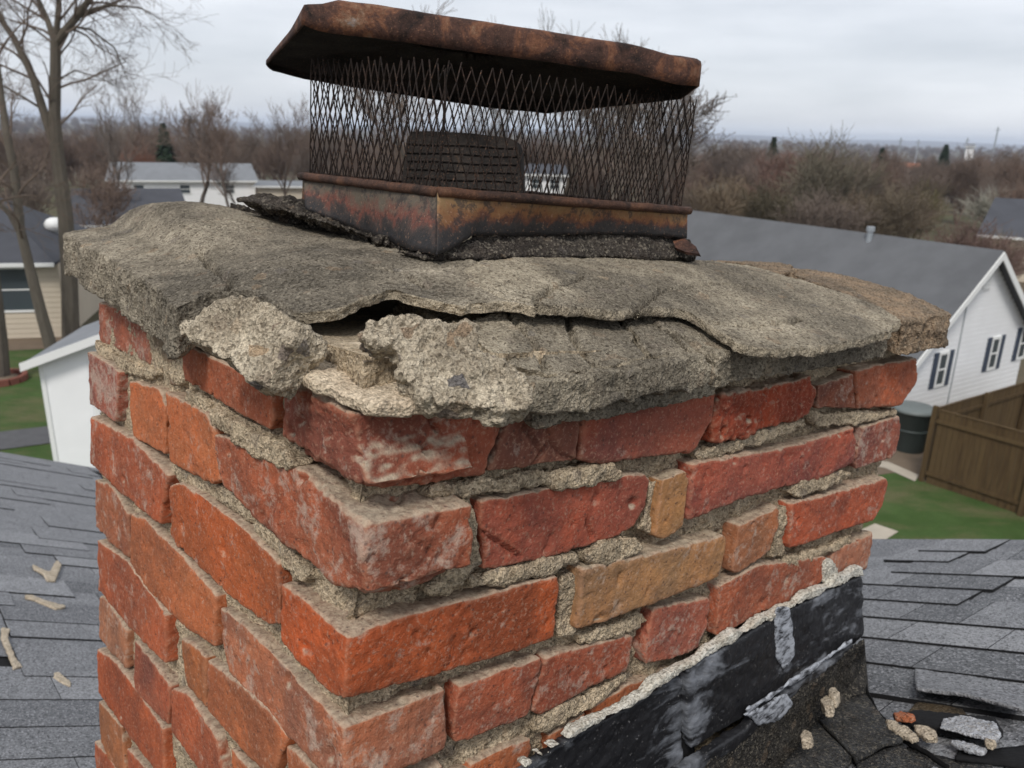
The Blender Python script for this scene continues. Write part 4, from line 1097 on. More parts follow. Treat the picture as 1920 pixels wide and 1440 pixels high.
def V3(a): return np.array(a, float)
Z3 = V3((0, 0, 1))
def house(name, label, base, u, wid, v, dep, eave, ridge, wallm, roofm, over=.35, gable_dir='u', siding=True, z0=0., parent=None, boards=.16):
    """base corner, u along the gable wall (wid), v along the ridge (dep)"""
    e = tag(empty(name, tuple(base)), label, 'house')
    b = V3(base) * 0; u = nz(u); v = nz(v)
    def P(s, t, z): return b + u * s + v * t + Z3 * z
    mb = MB()
    g = [P(0, 0, -1.5), P(wid, 0, -1.5), P(wid, 0, eave), P(wid / 2, 0, ridge), P(0, 0, eave)]
    mb.prism([p + v * dep for p in g], g)
    mb.build('wall', wallm, e)
    th = .12
    sl = (ridge - eave) / (wid / 2)
    for s0, s1 in ((-over, wid / 2), (wid + over, wid / 2)):
        z0_ = eave - sl * over; 
        q = [P(s0, -over, z0_ + .03), P(s0, dep + over, z0_ + .03), P(s1, dep + over, ridge + .03), P(s1, -over, ridge + .03)]
        mb = MB(); mb.prism([p + Z3 * th for p in q], q); mb.build('roof', roofm, e)
        for t in (-over, dep + over):
            mb = MB(); a = P(s0, t, z0_ - .13); c = P(s1, t, ridge - .13); d = -v * .04 if t < 0 else v * .04
            mb.prism([a + d, c + d, c + d + Z3 * .24, a + d + Z3 * .24], [a, c, c + Z3 * .24, a + Z3 * .24]); mb.build('fascia', M['trim'], e)
    if siding:
        mb = MB(); k = 0; z = 0.
        while z < ridge - .1:
            half = wid / 2 if z < eave else (ridge - z) / sl
            s0 = wid / 2 - half
            mb.box(P(wid / 2, -.012, z + boards / 2 - .008), (half * 2 - .04, .022, boards - .02), [u, v, nz(Z3 + v * -.06)])
            if z < eave - .1: mb.box(P(-.012, dep / 2, z + boards / 2 - .008), (.022, dep - .04, boards - .02), [u, v, Z3])
            z += boards
        o = mb.build('siding', wallm, e); o['kind'] = 'stuff'
    return e, P

def window(e, c, u, outd, w, h, shut=.0, glass=True):
    u = nz(u); outd = nz(outd)
    A = [u, outd, Z3]
    fr = MB()
    for s in (-1, 1): fr.box(c + u * s * w / 2, (.09, .06, h + .09), A)
    for s in (-1, 1): fr.box(c + Z3 * s * h / 2, (w - .09, .06, .09), A)
    fr.box(c, (w - .1, .05, .05), A)
    f = fr.build('window', M['trim'], e)
    mb = MB().box(c - outd * .005, (w - .08, .03, h - .08), A); mb.build('pane', M['glass'], f)
    for s in ((-1, 1) if shut else ()):
        mb = MB(); mb.box(c + u * s * (w / 2 + shut / 2 + .06), (shut, .05, h + .1), A)
        z = -h / 2
        while z < h / 2: mb.box(c + u * s * (w / 2 + shut / 2 + .06) + Z3 * (z + .04) + outd * .028, (shut - .1, .02, .05), A); z += .11
        mb.build('shutter', M['shutter'], e)

# white gabled house, right
U1 = V3((math.sin(math.radians(57)), math.cos(math.radians(57)), 0)); V1 = V3((-U1[1], U1[0], 0))
Q1 = G(1690, 815)
def onG(x, y):
    d = W(ray(x, y)) - V3((0, 0, EYE)); t = ((Q1 - V3((0, 0, EYE))) @ V1) / (d @ V1); return d * t + V3((0, 0, EYE))
ap = onG(1860, 470); e1 = onG(1716, 655)
apS = (ap - Q1) @ U1; sl1 = (ap[2] - e1[2]) / (apS - (e1 - Q1) @ U1)
hw = (ap[2] - 2.55) / sl1
b1 = Q1 + U1 * (apS - hw)
far1 = HP(1310, 415, 48)
e_, P_ = house('white_house', 'white sided gabled house with slate shutters at the right edge', (b1[0], b1[1], 0), U1, 2 * hw, V1, 16.2, 2.55, ap[2] - .1, M['white'], M['groof'])
OB = V3((b1[0], b1[1], 0))
for (x, y) in ((1763, 692), (1861, 662), (1916, 643)):
    c = onG(x, y) - OB; c = c - V1 * .03; window(e_, c, U1, -V1, .46, 1.05, .24)
for (x, y) in ((1704, 700),):
    c = onG(x, y) - OB - V1 * .03; MB().box(c, (.16, .05, .2), [U1, V1, Z3]).build('meter_box', M['cream'], e_)
c = onG(1851, 521) - OB - V1 * .03; mv = MB().box(c, (.42, .05, .75), [U1, V1, Z3])
for k in range(6): mv.box(c - V1 * .035 + Z3 * (-.3 + k * .12), (.34, .02, .05), [U1, V1, Z3])
mv.build('gable_vent', M['trim'], e_)
c = onG(1818, 541) - OB - V1 * .1; MB().box(c, (.14, .2, .18), [U1, V1, Z3]).build('wall_lamp', M['wire'], e_)
a = onG(1815, 548) - OB - V1 * .04; b = onG(1771, 770) - OB - V1 * .04
MB().tube([a, (a + b) / 2 + U1 * .02, b], .018, 6).build('cable', M['steel'], e_)
c = HP(1640, 445, 36) - OB
# plumbing vent stands on the slope
tt_ = min(np.linspace(0, 12, 400), key=lambda t: abs(math.degrees(math.atan2(*(P_(hw, t, 0) + OB)[:2])) - 24.06)); c = P_(hw - .25, tt_, 0); c[2] = ap[2] - .25
MB().tube([c, c + Z3 * .45], .10, 12).tube([c + Z3 * .40, c + Z3 * .55], .14, 12).build('vent_pipe', M['steel'], e_)

# dark bin beside the house
bb = G(1700, 842)
bn = tag(empty('garden_bin', (bb[0], bb[1], 0)), 'dark green round bin with a grey lid beside the white house', 'bin')
V = []
def lathe(name, prof, mat, parent, k=24, squash=1.):
    v = []; f = []
    for r_, z in prof:
        for j in range(k): a = 2 * math.pi * j / k; v.append((r_ * math.cos(a), r_ * math.sin(a) * squash, z))
    for i in range(len(prof) - 1):
        for j in range(k): f.append([i * k + j, i * k + (j + 1) % k, (i + 1) * k + (j + 1) % k, (i + 1) * k + j])
    f.append([j for j in reversed(range(k))]); f.append([(len(prof) - 1) * k + j for j in range(k)])
    return mesh_obj(name, v, f, mat, parent, True)
M['bin'] = mat_plain('dark_green_plastic', (.035, .045, .042), .5, .4, .2, 3)
M['lid'] = mat_plain('grey_green_lid', (.14, .16, .155), .5, .4, .2, 3)
lathe('bin_body', [(.44, 0), (.46, .05), (.54, 1.18), (.56, 1.2)], M['bin'], bn)
lathe('bin_lid', [(.59, 1.2), (.60, 1.26), (.52, 1.33), (.2, 1.36), (.01, 1.37)], M['lid'], bn)
lathe('rim_band', [(.50, .62), (.525, .64), (.525, .70), (.505, .72)], M['bin'], bn)

# brown plank fence, two runs meeting at a post
c0 = G(1727, 903); c0[2] = 0
f1 = G(1920, 968); d1 = nz((f1 - c0) * [1, 1, 0])
tpa = G(1745, 766, 2.05); tpb = G(1920, 715, 2.05); d2 = nz((tpb - tpa) * [1, 1, 0])
fence = tag(empty('wooden_fence', tuple(c0)), 'brown wooden plank fence turning a corner below the white house', 'fence')
rf = random.Random(5)
for d, ln_ in ((d1, 4.2), (d2, 7.5)):
    nn = nz(np.cross(d, Z3)); s = .12
    while s < ln_:
        w = .135
        h = 2.02 + rf.uniform(-.015, .015)
        MB().box(d * (s + w / 2) + Z3 * h / 2 + nn * rf.uniform(-.004, .004), (w - .008, .022, h), [d, nn, Z3]).build('plank', M['wood'], fence)
        s += w
    for z in (.3, 1.75): MB().box(d * ln_ / 2 + Z3 * z + nn * .04, (ln_ - .2, .04, .09), [d, nn, Z3]).build('rail', M['wood'], fence)
    for s in np.arange(0, ln_ + .1, 2.4): 
        if s == 0 and d is d2: continue
        MB().box(d * s + Z3 * 1.06 + nn * (.09 if s else 0), (.11, .11, 2.12), [d, nn, Z3]).build('post', M['wood'], fence)
    MB().box(d * ln_ / 2 + Z3 * 2.045 + nn * .0, (ln_ - .2, .06, .03), [d, nn, Z3]).build('cap_rail', M['wood'], fence)

# white shed, left
sb = G(112, 905); sb[2] = 0
us = nz(V3((math.cos(math.radians(8)), math.sin(math.radians(8)), 0))); vs = V3((-us[1], us[0], 0))
shed = tag(empty('white_shed', tuple(sb)), 'small white shed with a pale roof edge behind the near roof, left', 'shed')
tl = HP(88, 676, math.hypot(sb[0], sb[1])); ez = tl[2]
g = [us * 0 + Z3 * -.1, us * 3.4 - Z3 * .1, us * 3.4 + Z3 * (ez), us * 1.7 + Z3 * (ez + .62), Z3 * ez]
MB().prism([p + vs * 3.2 for p in g], g).build('wall', M['white'], shed)
for s in (.0, 1.12, 2.24, 3.36): MB().box(us * s - vs * .012 + Z3 * ez / 2, (.10, .03, ez), [us, vs, Z3]).build('corner_board', M['trim'], shed)
for s in (.58, 1.7, 2.8): MB().box(us * s - vs * .006 + Z3 * ez / 2, (.9, .014, ez - .1), [us, vs, Z3]).build('door_panel', M['white'], shed)
for sg in (0, 1):
    s0, s1 = (-.32, 1.7) if sg == 0 else (3.72, 1.7)
    q = [us * s0 - vs * .3 + Z3 * (ez - .10), us * s0 + vs * 3.5 + Z3 * (ez - .10), us * s1 + vs * 3.5 + Z3 * (ez + .66), us * s1 - vs * .3 + Z3 * (ez + .66)]
    MB().prism([p + Z3 * .1 for p in q], q).build('roof', M['bluegrey'], shed)
    a = q[0] - vs * .03; c = q[3] - vs * .03
    MB().prism([a - Z3 * .06, c - Z3 * .06, c + Z3 * .14, a + Z3 * .14], [a - Z3 * .06 + vs * .028, c - Z3 * .06 + vs * .028, c + Z3 * .14 + vs * .028, a + Z3 * .14 + vs * .028]).build('fascia', M['trim'], shed)
# terracotta pot beside the shed
pb = G(166, 872); pb[2] = 0
M['terra'] = mat_plain('tan_clay', (.30, .19, .11), .85, .2, .2, 6)

# cream house, far left
hb = G(-120, 640); hb[2] = 0; he = G(128, 632); he[2] = 0
uh = nz(he - hb); vh = V3((-uh[1], uh[0], 0)); wl2 = np.linalg.norm(he - hb)
ch = tag(empty('cream_house', tuple(hb)), 'cream sided house with a dark roof and white gutter behind the bare trees, left', 'house')
gz = HP(60, 489, 37.5)[2]; rz = gz + 2.3
MB().prism([p + vh * 8 for p in (Z3 * 0, uh * wl2, uh * wl2 + Z3 * gz, Z3 * gz)], [Z3 * 0, uh * wl2, uh * wl2 + Z3 * gz, Z3 * gz]).build('wall', M['cream'], ch)
sd_ = MB(); z = 0
while z < gz - .1: sd_.box(uh * wl2 / 2 - vh * .012 + Z3 * (z + .1), (wl2 - .05, .02, .18), [uh, vh, Z3]); z += .21
o = sd_.build('siding', M['cream'], ch); o['kind'] = 'stuff'
q = [-vh * .4 + Z3 * (gz - .02), uh * wl2 - vh * .4 + Z3 * (gz - .02), uh * (wl2 - 3.4) + vh * 4 + Z3 * rz, vh * 4 + Z3 * rz]
MB().prism([p + Z3 * .12 for p in q], q).build('roof', M['dkroof'], ch)
q = [vh * 8.4 + Z3 * (gz - .02), uh * wl2 + vh * 8.4 + Z3 * (gz - .02), uh * (wl2 - 3.4) + vh * 4 + Z3 * rz, vh * 4 + Z3 * rz]
MB().prism([p + Z3 * .12 for p in q], q).build('roof', M['dkroof'], ch)
q = [uh * wl2 - vh * .4 + Z3 * (gz - .02), uh * wl2 + vh * 8.4 + Z3 * (gz - .02), uh * (wl2 - 3.4) + vh * 4 + Z3 * rz]
MB().prism([p + Z3 * .12 for p in q], q).build('roof', M['dkroof'], ch)
MB().box(uh * wl2 / 2 - vh * .46 + Z3 * (gz + .02), (wl2, .12, .14), [uh, vh, Z3]).build('gutter', M['trim'], ch)
def onH(x, y):
    d = W(ray(x, y)) - V3((0, 0, EYE)); t = ((hb - V3((0, 0, EYE))) @ vh) / (d @ vh); return d * t + V3((0, 0, EYE)) - hb
c = onH(22, 543); window(ch, c - vh * .03, uh, -vh, 1.6, 1.75)
tv = uh * 0 + (HP(105, 440, 40.5) - hb); 
vt = MB().tube([tv - Z3 * .5, tv + Z3 * .15], .12, 10)
vt.build('vent_pipe', M['steel'], ch)
def sphere(name, c, r_, mat, parent, sq=.8):
    return_ = []
    v = []; f = []
    for i in range(1, 9):
        t = math.pi * i / 9
        for j in range(14): a = 2 * math.pi * j / 14; v.append((c[0] + r_ * math.sin(t) * math.cos(a), c[1] + r_ * math.sin(t) * math.sin(a), c[2] + r_ * sq * math.cos(t)))
    for i in range(7):
        for j in range(14): f.append([i * 14 + j, (i + 1) * 14 + j, (i + 1) * 14 + (j + 1) % 14, i * 14 + (j + 1) % 14])
    f.append(list(range(14))); f.append([98 + j for j in reversed(range(14))])
    return mesh_obj(name, v, f, mat, parent, True)
sphere('turbine_vent', tv + Z3 * .42, .42, M['trim'], ch)

def simple_house(name, label, xl, xr, yr, ye, dist, wallm, roofm, wallh=1.6, dep=7., windows=0, base=None):
    """long side facing the viewer; ridge at image height yr, eave at ye"""
    a = HP(xl, ye, dist); b = HP(xr, ye, dist); u = nz((b - a) * [1, 1, 0]); v = V3((-u[1], u[0], 0)); w = np.linalg.norm((b - a)[:2]); z = (a[2] + b[2]) / 2
    rz_ = HP((xl + xr) / 2, yr, dist + dep / 2)[2] - z
    o = V3((a[0], a[1], z)); e = tag(empty(name, tuple(o)), label, 'house')
    zb = max(-z + float(terr(a[0], a[1])) - .5, -3.4)
    q = [V3((0, 0, zb)) + v * .3, u * w + Z3 * zb + v * .3, u * w + v * .3, v * .3]
    MB().prism([p + v * (dep - .6) for p in q], q).build('wall', wallm, e)
    h = min(1.2, rz_ * .6)
    for sg in (0, 1):
        t0 = 0 if sg == 0 else dep
        q = [u * -.4 + v * t0, u * (w + .4) + v * t0, u * (w + .0) + v * dep / 2 + Z3 * rz_, v * dep / 2 + Z3 * rz_]
        MB().prism([p + Z3 * .12 for p in q], q).build('roof', roofm, e)
    MB().prism([V3((0, 0, 0)) + v * .4, v * (dep - .4), v * dep / 2 + Z3 * (rz_ - .1)], [u * w + v * .4, u * w + v * (dep - .4), u * w + v * dep / 2 + Z3 * (rz_ - .1)]).build('gable_wall', wallm, e)
    MB().box(u * w / 2 - v * .03 + Z3 * .05, (w + .8, .1, .16), [u, v, Z3]).build('gutter', M['trim'], e)
    for k in range(windows):
        window(e, u * w * (k + .6) / (windows + .2) + v * .28 - Z3 * .75, u, -v, 1., .9)
    return e
simple_house('long_house', 'long low white house with a pale grey roof among the woods, left', 205, 478, 307, 341, 90, M['white'], M['bluegrey'], windows=3)
simple_house('grey_roofed_house', 'house under a broad blue grey roof in front of the long white one', 135, 352, 356, 424, 62, M['white'], M['dkroof'], dep=9)
simple_house('low_house', 'low house showing only a thin pale roof beside the chimney cap, left', 482, 640, 341, 352, 84, M['cream'], M['bluegrey'], dep=8)
simple_house('white_house_beyond', 'white house seen through the wire screen of the cap', 985, 1062, 310, 330, 75, M['white'], M['dkroof'], windows=2, dep=6)
simple_house('slate_roofed_house', 'slate roofed house half hidden by a reddish tree at the right edge', 1842, 2050, 378, 452, 62, M['cream'], M['dkroof'], dep=9)
simple_house('orange_roofed_house', 'distant house with an orange roof among the trees below the utility poles', 1668, 1724, 306, 319, 230, M['white'], M['orroof'], dep=10)
simple_house('small_white_house', 'tiny white house on the wooded slope far right', 1812, 1827, 270, 276, 250, M['white'], M['bluegrey'], dep=6)
for i, (x, yt, yb, d, lb) in enumerate(((1672, 283, 318, 225, 'leftmost pale utility pole above the orange roof'), (1690, 258, 312, 226, 'tall pale utility pole second from left above the orange roof'), (1723, 262, 310, 235, 'pale utility pole at the right end of the orange roof'), (1815, 258, 300, 260, 'thin utility pole beside the tiny white house'), (1872, 238, 292, 240, 'tall utility pole nearest the right edge of the photo'))):
    t = HP(x, yt, d); z = float(terr(t[0], t[1]))
    p = tag(empty('utility_pole', (t[0], t[1], z)), lb, 'utility pole', 'utility poles on the far slope')
    h = t[2] - z
    MB().tube([(0, 0, -1), (0, 0, h)], [.22, .16], 6).build('pole', M['steel'], p)
    MB().box((0, 0, h - .7), (1.5, .12, .12)).build('crossarm', M['steel'], p)

# ------------------------------------------------------------------ trees
n_ = NT('bark', .95, .1)
oi = n_.t.nodes.new('ShaderNodeObjectInfo')
c_ = n_.mix(n_.ramp(n_.noise(3, 5, .6, n_.mapping((2, 2, .5))), [(.3, 0.), (.7, .5)]), oi.outputs['Color'], n_.mix(1., oi.outputs['Color'], (.45, .45, .45), 'MULTIPLY'))
M['bark'] = n_.done(c_, n_.bump(n_.noise(9, 4, .7, n_.mapping((3, 3, .6))), .03, .8))
n_ = NT('twigs', .95, .05)
oi = n_.t.nodes.new('ShaderNodeObjectInfo')
c_ = n_.mix(n_.math('MULTIPLY', oi.outputs['Random'], .5), oi.outputs['Color'], n_.mix(1., oi.outputs['Color'], (1.35, 1.0, .85), 'MULTIPLY'))
M['twig'] = n_.done(c_)

def grow(rn, trunk, crown, p, d, ln, rad_, lev, maxlev, spread, nkid, curve=.25, upb=.12, minr=.006):
    n = 5 if lev < 2 else 3
    pts = [p]; rads = [rad_]; q = p.copy(); dd = d.copy()
    for i in range(n):
        dd = nz(dd + rn.normal(size=3) * curve * .5 + Z3 * upb * (1 if lev else .3))
        q = q + dd * ln / n; pts.append(q.copy()); rads.append(max(minr, rad_ * (1 - .62 * (i + 1) / n)))
    (trunk if lev < 1 else crown).tube(pts, rads, 7 if lev == 0 else (5 if lev == 1 else 3), cap=False)
    if lev >= maxlev: return
    k = nkid if lev else int(nkid * 1.6)
    for i in range(k):
        t = (.30 if lev else .38) + (.70 if lev else .62) * (i + rn.uniform(.1, .9)) / k
        t = min(t, 1.); f = t * n; i0 = min(int(f), n - 1); a = f - i0
        pp = pts[i0] * (1 - a) + pts[i0 + 1] * a; r0 = rads[i0] * (1 - a) + rads[i0 + 1] * a
        ax = nz(rn.normal(size=3)); td = nz(pts[i0 + 1] - pts[i0]); side = nz(np.cross(td, ax))
        sp = spread * rn.uniform(.6, 1.25)
        nd_ = nz(td * math.cos(sp) + side * math.sin(sp))
        grow(rn, trunk, crown, pp, nd_, ln * rn.uniform(.42, .72), max(minr, r0 * rn.uniform(.5, .68)), lev + 1, maxlev, spread, nkid, curve, upb, minr)

def buds(rn, mb, crown, n, size):
    V = np.array(crown.v); idx = rn.randint(0, len(V), n)
    for i in idx:
        c = V[i] + rn.normal(size=3) * size; a = nz(rn.normal(size=3)) * size * rn.uniform(.4, 1.); b = nz(np.cross(a, rn.normal(size=3))) * size * rn.uniform(.3, .8)
        k = len(mb.v); mb.v += [c - a, c + b, c + a, c - b]; mb.f.append([k, k + 1, k + 2, k + 3])
PROTO = []
def proto(seed, h, maxlev, spread, nkid, stems=1, nb=0, bs_=.05, minr=.012, upb=.12, tr=.2):
    rn = np.random.RandomState(seed); T = MB(); Cn = MB()
    for s in range(stems):
        d = nz(V3((rn.uniform(-.35, .35), rn.uniform(-.35, .35), 1)) if stems > 1 else V3((rn.uniform(-.08, .08), rn.uniform(-.08, .08), 1)))
        grow(rn, T, Cn, V3((0, 0, -.3)), d, h * (.55 if stems == 1 else .6), tr / math.sqrt(stems), 0, maxlev, spread, nkid, .25, upb, minr)
    if nb: buds(rn, Cn, Cn, nb, bs_)
    zmax = max(p[2] for p in Cn.v)
    for q in (T, Cn): q.v = [p * (h / zmax) for p in q.v]
    def me(mb, nm, mat):
        m_ = bpy.data.meshes.new(nm); m_.from_pydata([tuple(map(float, v)) for v in mb.v], [], mb.f); m_.materials.append(mat); m_.update(); return m_
    p = (me(T, 'trunk', M['bark']), me(Cn, 'crown', M['twig']), h); PROTO.append(p); return p
p0 = proto(1, 12, 4, .62, 5, nb=1200, bs_=.06, minr=.014)
p1 = proto(2, 10, 4, .8, 5, nb=1800, bs_=.07, minr=.014)
p2 = proto(3, 8, 3, .75, 6, stems=5, nb=2600, bs_=.07, minr=.014)
p3 = proto(4, 13, 4, .5, 5, nb=0, minr=.013)
p4 = proto(5, 6, 3, .7, 6, stems=7, nb=3600, bs_=.07, minr=.012)
def tree(name, p, pos, h, col, label, rot=0., group=None, bark=None, wide=1.):
    e = tag(empty(name, tuple(pos)), label, 'tree', group); s = h / p[2]
    e.scale = (s * wide, s * wide, s); e.rotation_euler = (0, 0, rot)
    for nm, m_, cl in (('trunk', p[0], bark or col), ('crown', p[1], col)):
        o = bpy.data.objects.new(nm, m_); COL.objects.link(o); o.parent = e; o.color = (*cl, 1)
    return e
GB = (.15, .128, .105); BR = (.152, .128, .11); OL = (.150, .132, .098); RDB = (.175, .122, .105); PL_ = (.14, .12, .115)
def at_tree(name, p, x, ytop, dist, col, label, rot=0., wide=1., **k):
    t = HP(x, ytop, dist); z = float(terr(t[0], t[1])); return tree(name, p, (t[0], t[1], z), t[2] - z, col, label, rot, wide=wide, **k)
g1 = 'bare trees rising above the skyline'
at_tree('bare_tree', p0, 812, -10, 62, GB, 'bare tree top showing just above the cap lid, leftmost of the row', .3, group=g1)
at_tree('bare_tree', p3, 945, 12, 66, GB, 'thin bare treetop second from left above the cap lid', 1.9, group=g1)
at_tree('bare_tree', p0, 1052, 25, 68, GB, 'bare treetop above the middle of the cap lid', 2.9, group=g1)
at_tree('bare_tree', p3, 1160, 40, 64, GB, 'pale bare treetop above the right part of the cap lid', 4., group=g1)
at_tree('bare_tree', p0, 1238, 48, 66, GB, 'bare tree whose fan of twigs rises at the right end of the lid', 5.1, group=g1)
at_tree('bare_tree', p1, 1300, 120, 58, BR, 'brown bare tree directly right of the wire screen', 1.2, group=g1, wide=1.1)
at_tree('bare_tree', p3, 415, 150, 75, BR, 'slender bare tree between the big left tree and the cap', .5, group=g1)
at_tree('bare_tree', p0, 520, 168, 80, BR, 'faint bare tree just left of the cap', 2.2, group=g1)
at_tree('bare_tree', p1, 350, 165, 82, BR, 'low wide bare tree between the big left tree and the slender one', 2.9, group=g1)
at_tree('bare_tree', p3, 178, 130, 70, BR, 'thin bare tree behind the big forked tree', 3.3, group=g1)
g2 = 'budding trees behind the white house'
for i, (pp, x, yt, d, cl, lb, w) in enumerate((
    (p2, 1570, 225, 70, OL, 'tall spreading budding tree reaching the skyline behind the house roof', 1.2),
    (p1, 1480, 262, 78, RDB, 'reddish bare tree left of the tall spreading one', 1.1),
    (p4, 1370, 318, 64, OL, 'olive shrubby tree at the left end of the house roof', 1.3),
    (p4, 1455, 330, 62, (.115, .115, .085), 'dark green tinged shrubby tree behind the roof ridge', 1.2),
    (p4, 1545, 345, 60, BR, 'brown shrubby tree behind the middle of the roof ridge', 1.3),
    (p4, 1610, 350, 66, OL, 'olive brown shrubby tree next to the roof vent', 1.2),
    (p4, 1690, 335, 64, OL, 'olive upright tree right of the roof vent', 1.2),
    (p2, 1735, 325, 72, (.10, .095, .05), 'yellow olive tree behind the upright one', 1.),
    (p4, 1835, 400, 50, RDB, 'reddish budding tree in front of the slate roofed house', 1.2),
    (p4, 1885, 425, 54, OL, 'low olive shrub in front of the slate roof at the right edge', 1.1),
    (p2, 1640, 300, 92, BR, 'brown tree in the gap right of the tall spreading one', 1.),
    (p2, 1420, 285, 96, PL_, 'purple brown tree in the middle distance left of the tall one', 1.),
    (p4, 1320, 340, 70, BR, 'brown shrubby tree beside the screen at the far end of the roof', 1.2))):
    at_tree('budding_tree', pp, x, yt, d, cl, lb, i * 1.3, w, group=g2)
M['blossom'] = None
bl = (.36, .36, .31)
at_tree('blossoming_tree', p4, 1868, 345, 95, bl, 'whitish blossoming tree above the slate roof at the right edge', .4, 1.3)
at_tree('blossoming_tree', p4, 1640, 318, 120, (.25, .22, .17), 'pale budding tree in the middle distance behind the olive ones', 1.4, 1.3)
g3 = 'brown shrubs beside the left houses'
for i, (pp, x, yt, d, cl, lb) in enumerate((
    (p1, 60, 300, 52, BR, 'brown thicket tree over the dark roof at the far left'), (p1, 215, 315, 52, BR, 'brown shrubby tree in front of the grey roofs'),
    (p1, 150, 285, 66, BR, 'reddish brown shrubby tree right of the forked trunk'), (p1, 10, 250, 58, BR, 'brown shrubby tree at the left edge of the photo'),
    (p0, 440, 290, 84, BR, 'small bare tree in front of the long white house'), (p2, 250, 262, 98, (.17, .10, .075), 'rust tinged tree above the long grey roof'))):
    at_tree('shrubby_tree', pp, x, yt, d, cl, lb, i * 1.7, 1.1, group=g3)

# evergreens
M['ever'] = mat_plain('dark_evergreen', (.035, .055, .032), .9, .1, .4, 3)
def evergreen(x, yt, dist, label, h0=None, seed=1):
    t = HP(x, yt, dist); z = float(terr(t[0], t[1])); h = t[2] - z; rn = np.random.RandomState(seed)
    e = tag(empty('evergreen_tree', (t[0], t[1], z)), label, 'tree', 'evergreens in the woods')
    MB().tube([(0, 0, -.3), (0, 0, h * .9)], [.22, .04], 6).build('trunk', M['bark'], e).color = (*GB, 1)
    mb = MB()
    for _ in range(1600):
        zz = rn.uniform(.12, 1.) ** .9; r_ = (1 - zz) * h * .26 * rn.uniform(.35, 1.1) + .05; a = rn.uniform(0, 6.283)
        c = V3((r_ * math.cos(a), r_ * math.sin(a), zz * h - r_ * .15)); s = h * .03 * rn.uniform(.5, 1.3)
        o_ = V3((math.cos(a), math.sin(a), -.35)) * s * 1.6; w_ = V3((-math.sin(a), math.cos(a), rn.uniform(-.3, .3))) * s
        k = len(mb.v); mb.v += [c - o_, c + w_, c + o_, c - w_]; mb.f.append([k, k + 1, k + 2, k + 3])
    mb.build('crown', M['ever'], e)
evergreen(305, 232, 110, 'dark evergreen standing alone in the brown woods, left', seed=1)
evergreen(1452, 258, 150, 'evergreen below the skyline right of the cap', seed=2)
evergreen(1655, 278, 170, 'dark evergreen left of the utility poles', seed=3)
evergreen(1775, 272, 190, 'dark evergreen left of the tiny white house', seed=4)

# the big forked tree, far left: hand-placed limbs with grown twigs
bt = tag(empty('forked_tree', tuple(G(135, 640) * [1, 1, 0])), 'tall bare grey tree with a forked crown at the left of the photo', 'tree')
OT = V3(bt.location); DT = math.hypot(OT[0], OT[1])
def limb(pts, rads, T, Cn, rn, kids=8, lev=2, ln=1.6, dist=None, base=OT, start=.3, spread=.75):
    P = [HP(x, y, (dist or DT) + dz) - base for x, y, dz in pts]
    T.tube(P, rads, 9, cap=True)
    for i in range(kids):
        t = start + (1 - start) * (i + rn.uniform(0, 1)) / kids; f = t * (len(P) - 1); k = min(int(f), len(P) - 2); a = f - k
        pp = P[k] * (1 - a) + P[k + 1] * a; rr_ = rads[k] * (1 - a) + rads[k + 1] * a
        td = nz(P[k + 1] - P[k]); side = nz(np.cross(td, rn.normal(size=3))); s = spread * rn.uniform(.6, 1.3)
        grow(rn, Cn, Cn, pp, nz(td * math.cos(s) + side * math.sin(s)), ln * rn.uniform(.6, 1.4), min(rr_ * .5, .05), lev, 4, .7, 4, .35, -.01, .005)
T = MB(); Cn = MB(); rn = np.random.RandomState(8)
limb([(133, 645, 0), (130, 520, 0), (122, 400, 0), (108, 290, 0), (102, 220, 0), (104, 130, 0), (104, 78, 0)], [.34, .30, .27, .23, .21, .19, .18], T, Cn, rn, 7, 1, 2.6, start=.55)
limb([(104, 82, 0), (90, 40, .3), (68, -10, .5), (40, -90, 1)], [.13, .10, .08, .05], T, Cn, rn, 9, 1, 2.2, start=.1)
limb([(104, 82, 0), (108, 40, -.2), (112, -20, -.3), (118, -120, -.5)], [.12, .10, .08, .05], T, Cn, rn, 8, 1, 2.2, start=.1)
limb([(104, 82, 0), (120, 60, -.2), (150, 25, -.5), (180, -20, -1), (240, -110, -2)], [.15, .14, .12, .10, .06], T, Cn, rn, 12, 1, 2.4, start=.1)
limb([(135, 50, -.3), (170, 55, -.2), (215, 90, 0), (240, 150, .1)], [.05, .04, .03, .015], T, Cn, rn, 10, 2, 1.4, start=.05)
limb([(150, 25, -.5), (200, 10, -1), (262, 14, -1.3), (305, 38, -1.5)], [.06, .045, .03, .015], T, Cn, rn, 12, 2, 1.5, start=.05)
limb([(108, 150, 0), (140, 132, .1), (185, 145, .2), (215, 160, .3)], [.04, .03, .02, .012], T, Cn, rn, 7, 2, 1.2, start=.1)
limb([(112, 300, 0), (90, 235, .1), (60, 140, .4), (25, 70, .8), (-25, 0, 1.2)], [.19, .16, .13, .11, .08], T, Cn, rn, 9, 1, 2.0, start=.45)
limb([(80, 205, .2), (40, 180, .4), (5, 160, .6)], [.05, .04, .03], T, Cn, rn, 6, 2, 1.4, start=.2)
T.build('trunk', M['bark'], bt).color = (.145, .125, .10, 1); Cn.build('crown', M['twig'], bt).color = (.17, .145, .125, 1)
lb_ = G(100, 655); lb_[2] = 0
lt = tag(empty('leaning_tree', tuple(lb_)), 'leaning bare trunk crossing the cream house at the far left', 'tree')
T = MB(); Cn = MB(); DL_ = math.hypot(lb_[0], lb_[1])
limb([(98, 660, 0), (78, 590, 0), (55, 500, 0), (38, 430, 0), (28, 330, 0), (12, 250, 0), (2, 180, .3), (-10, 80, .5)], [.24, .21, .18, .16, .15, .13, .11, .08], T, Cn, rn, 12, 1, 1.8, DL_, lb_, .35)
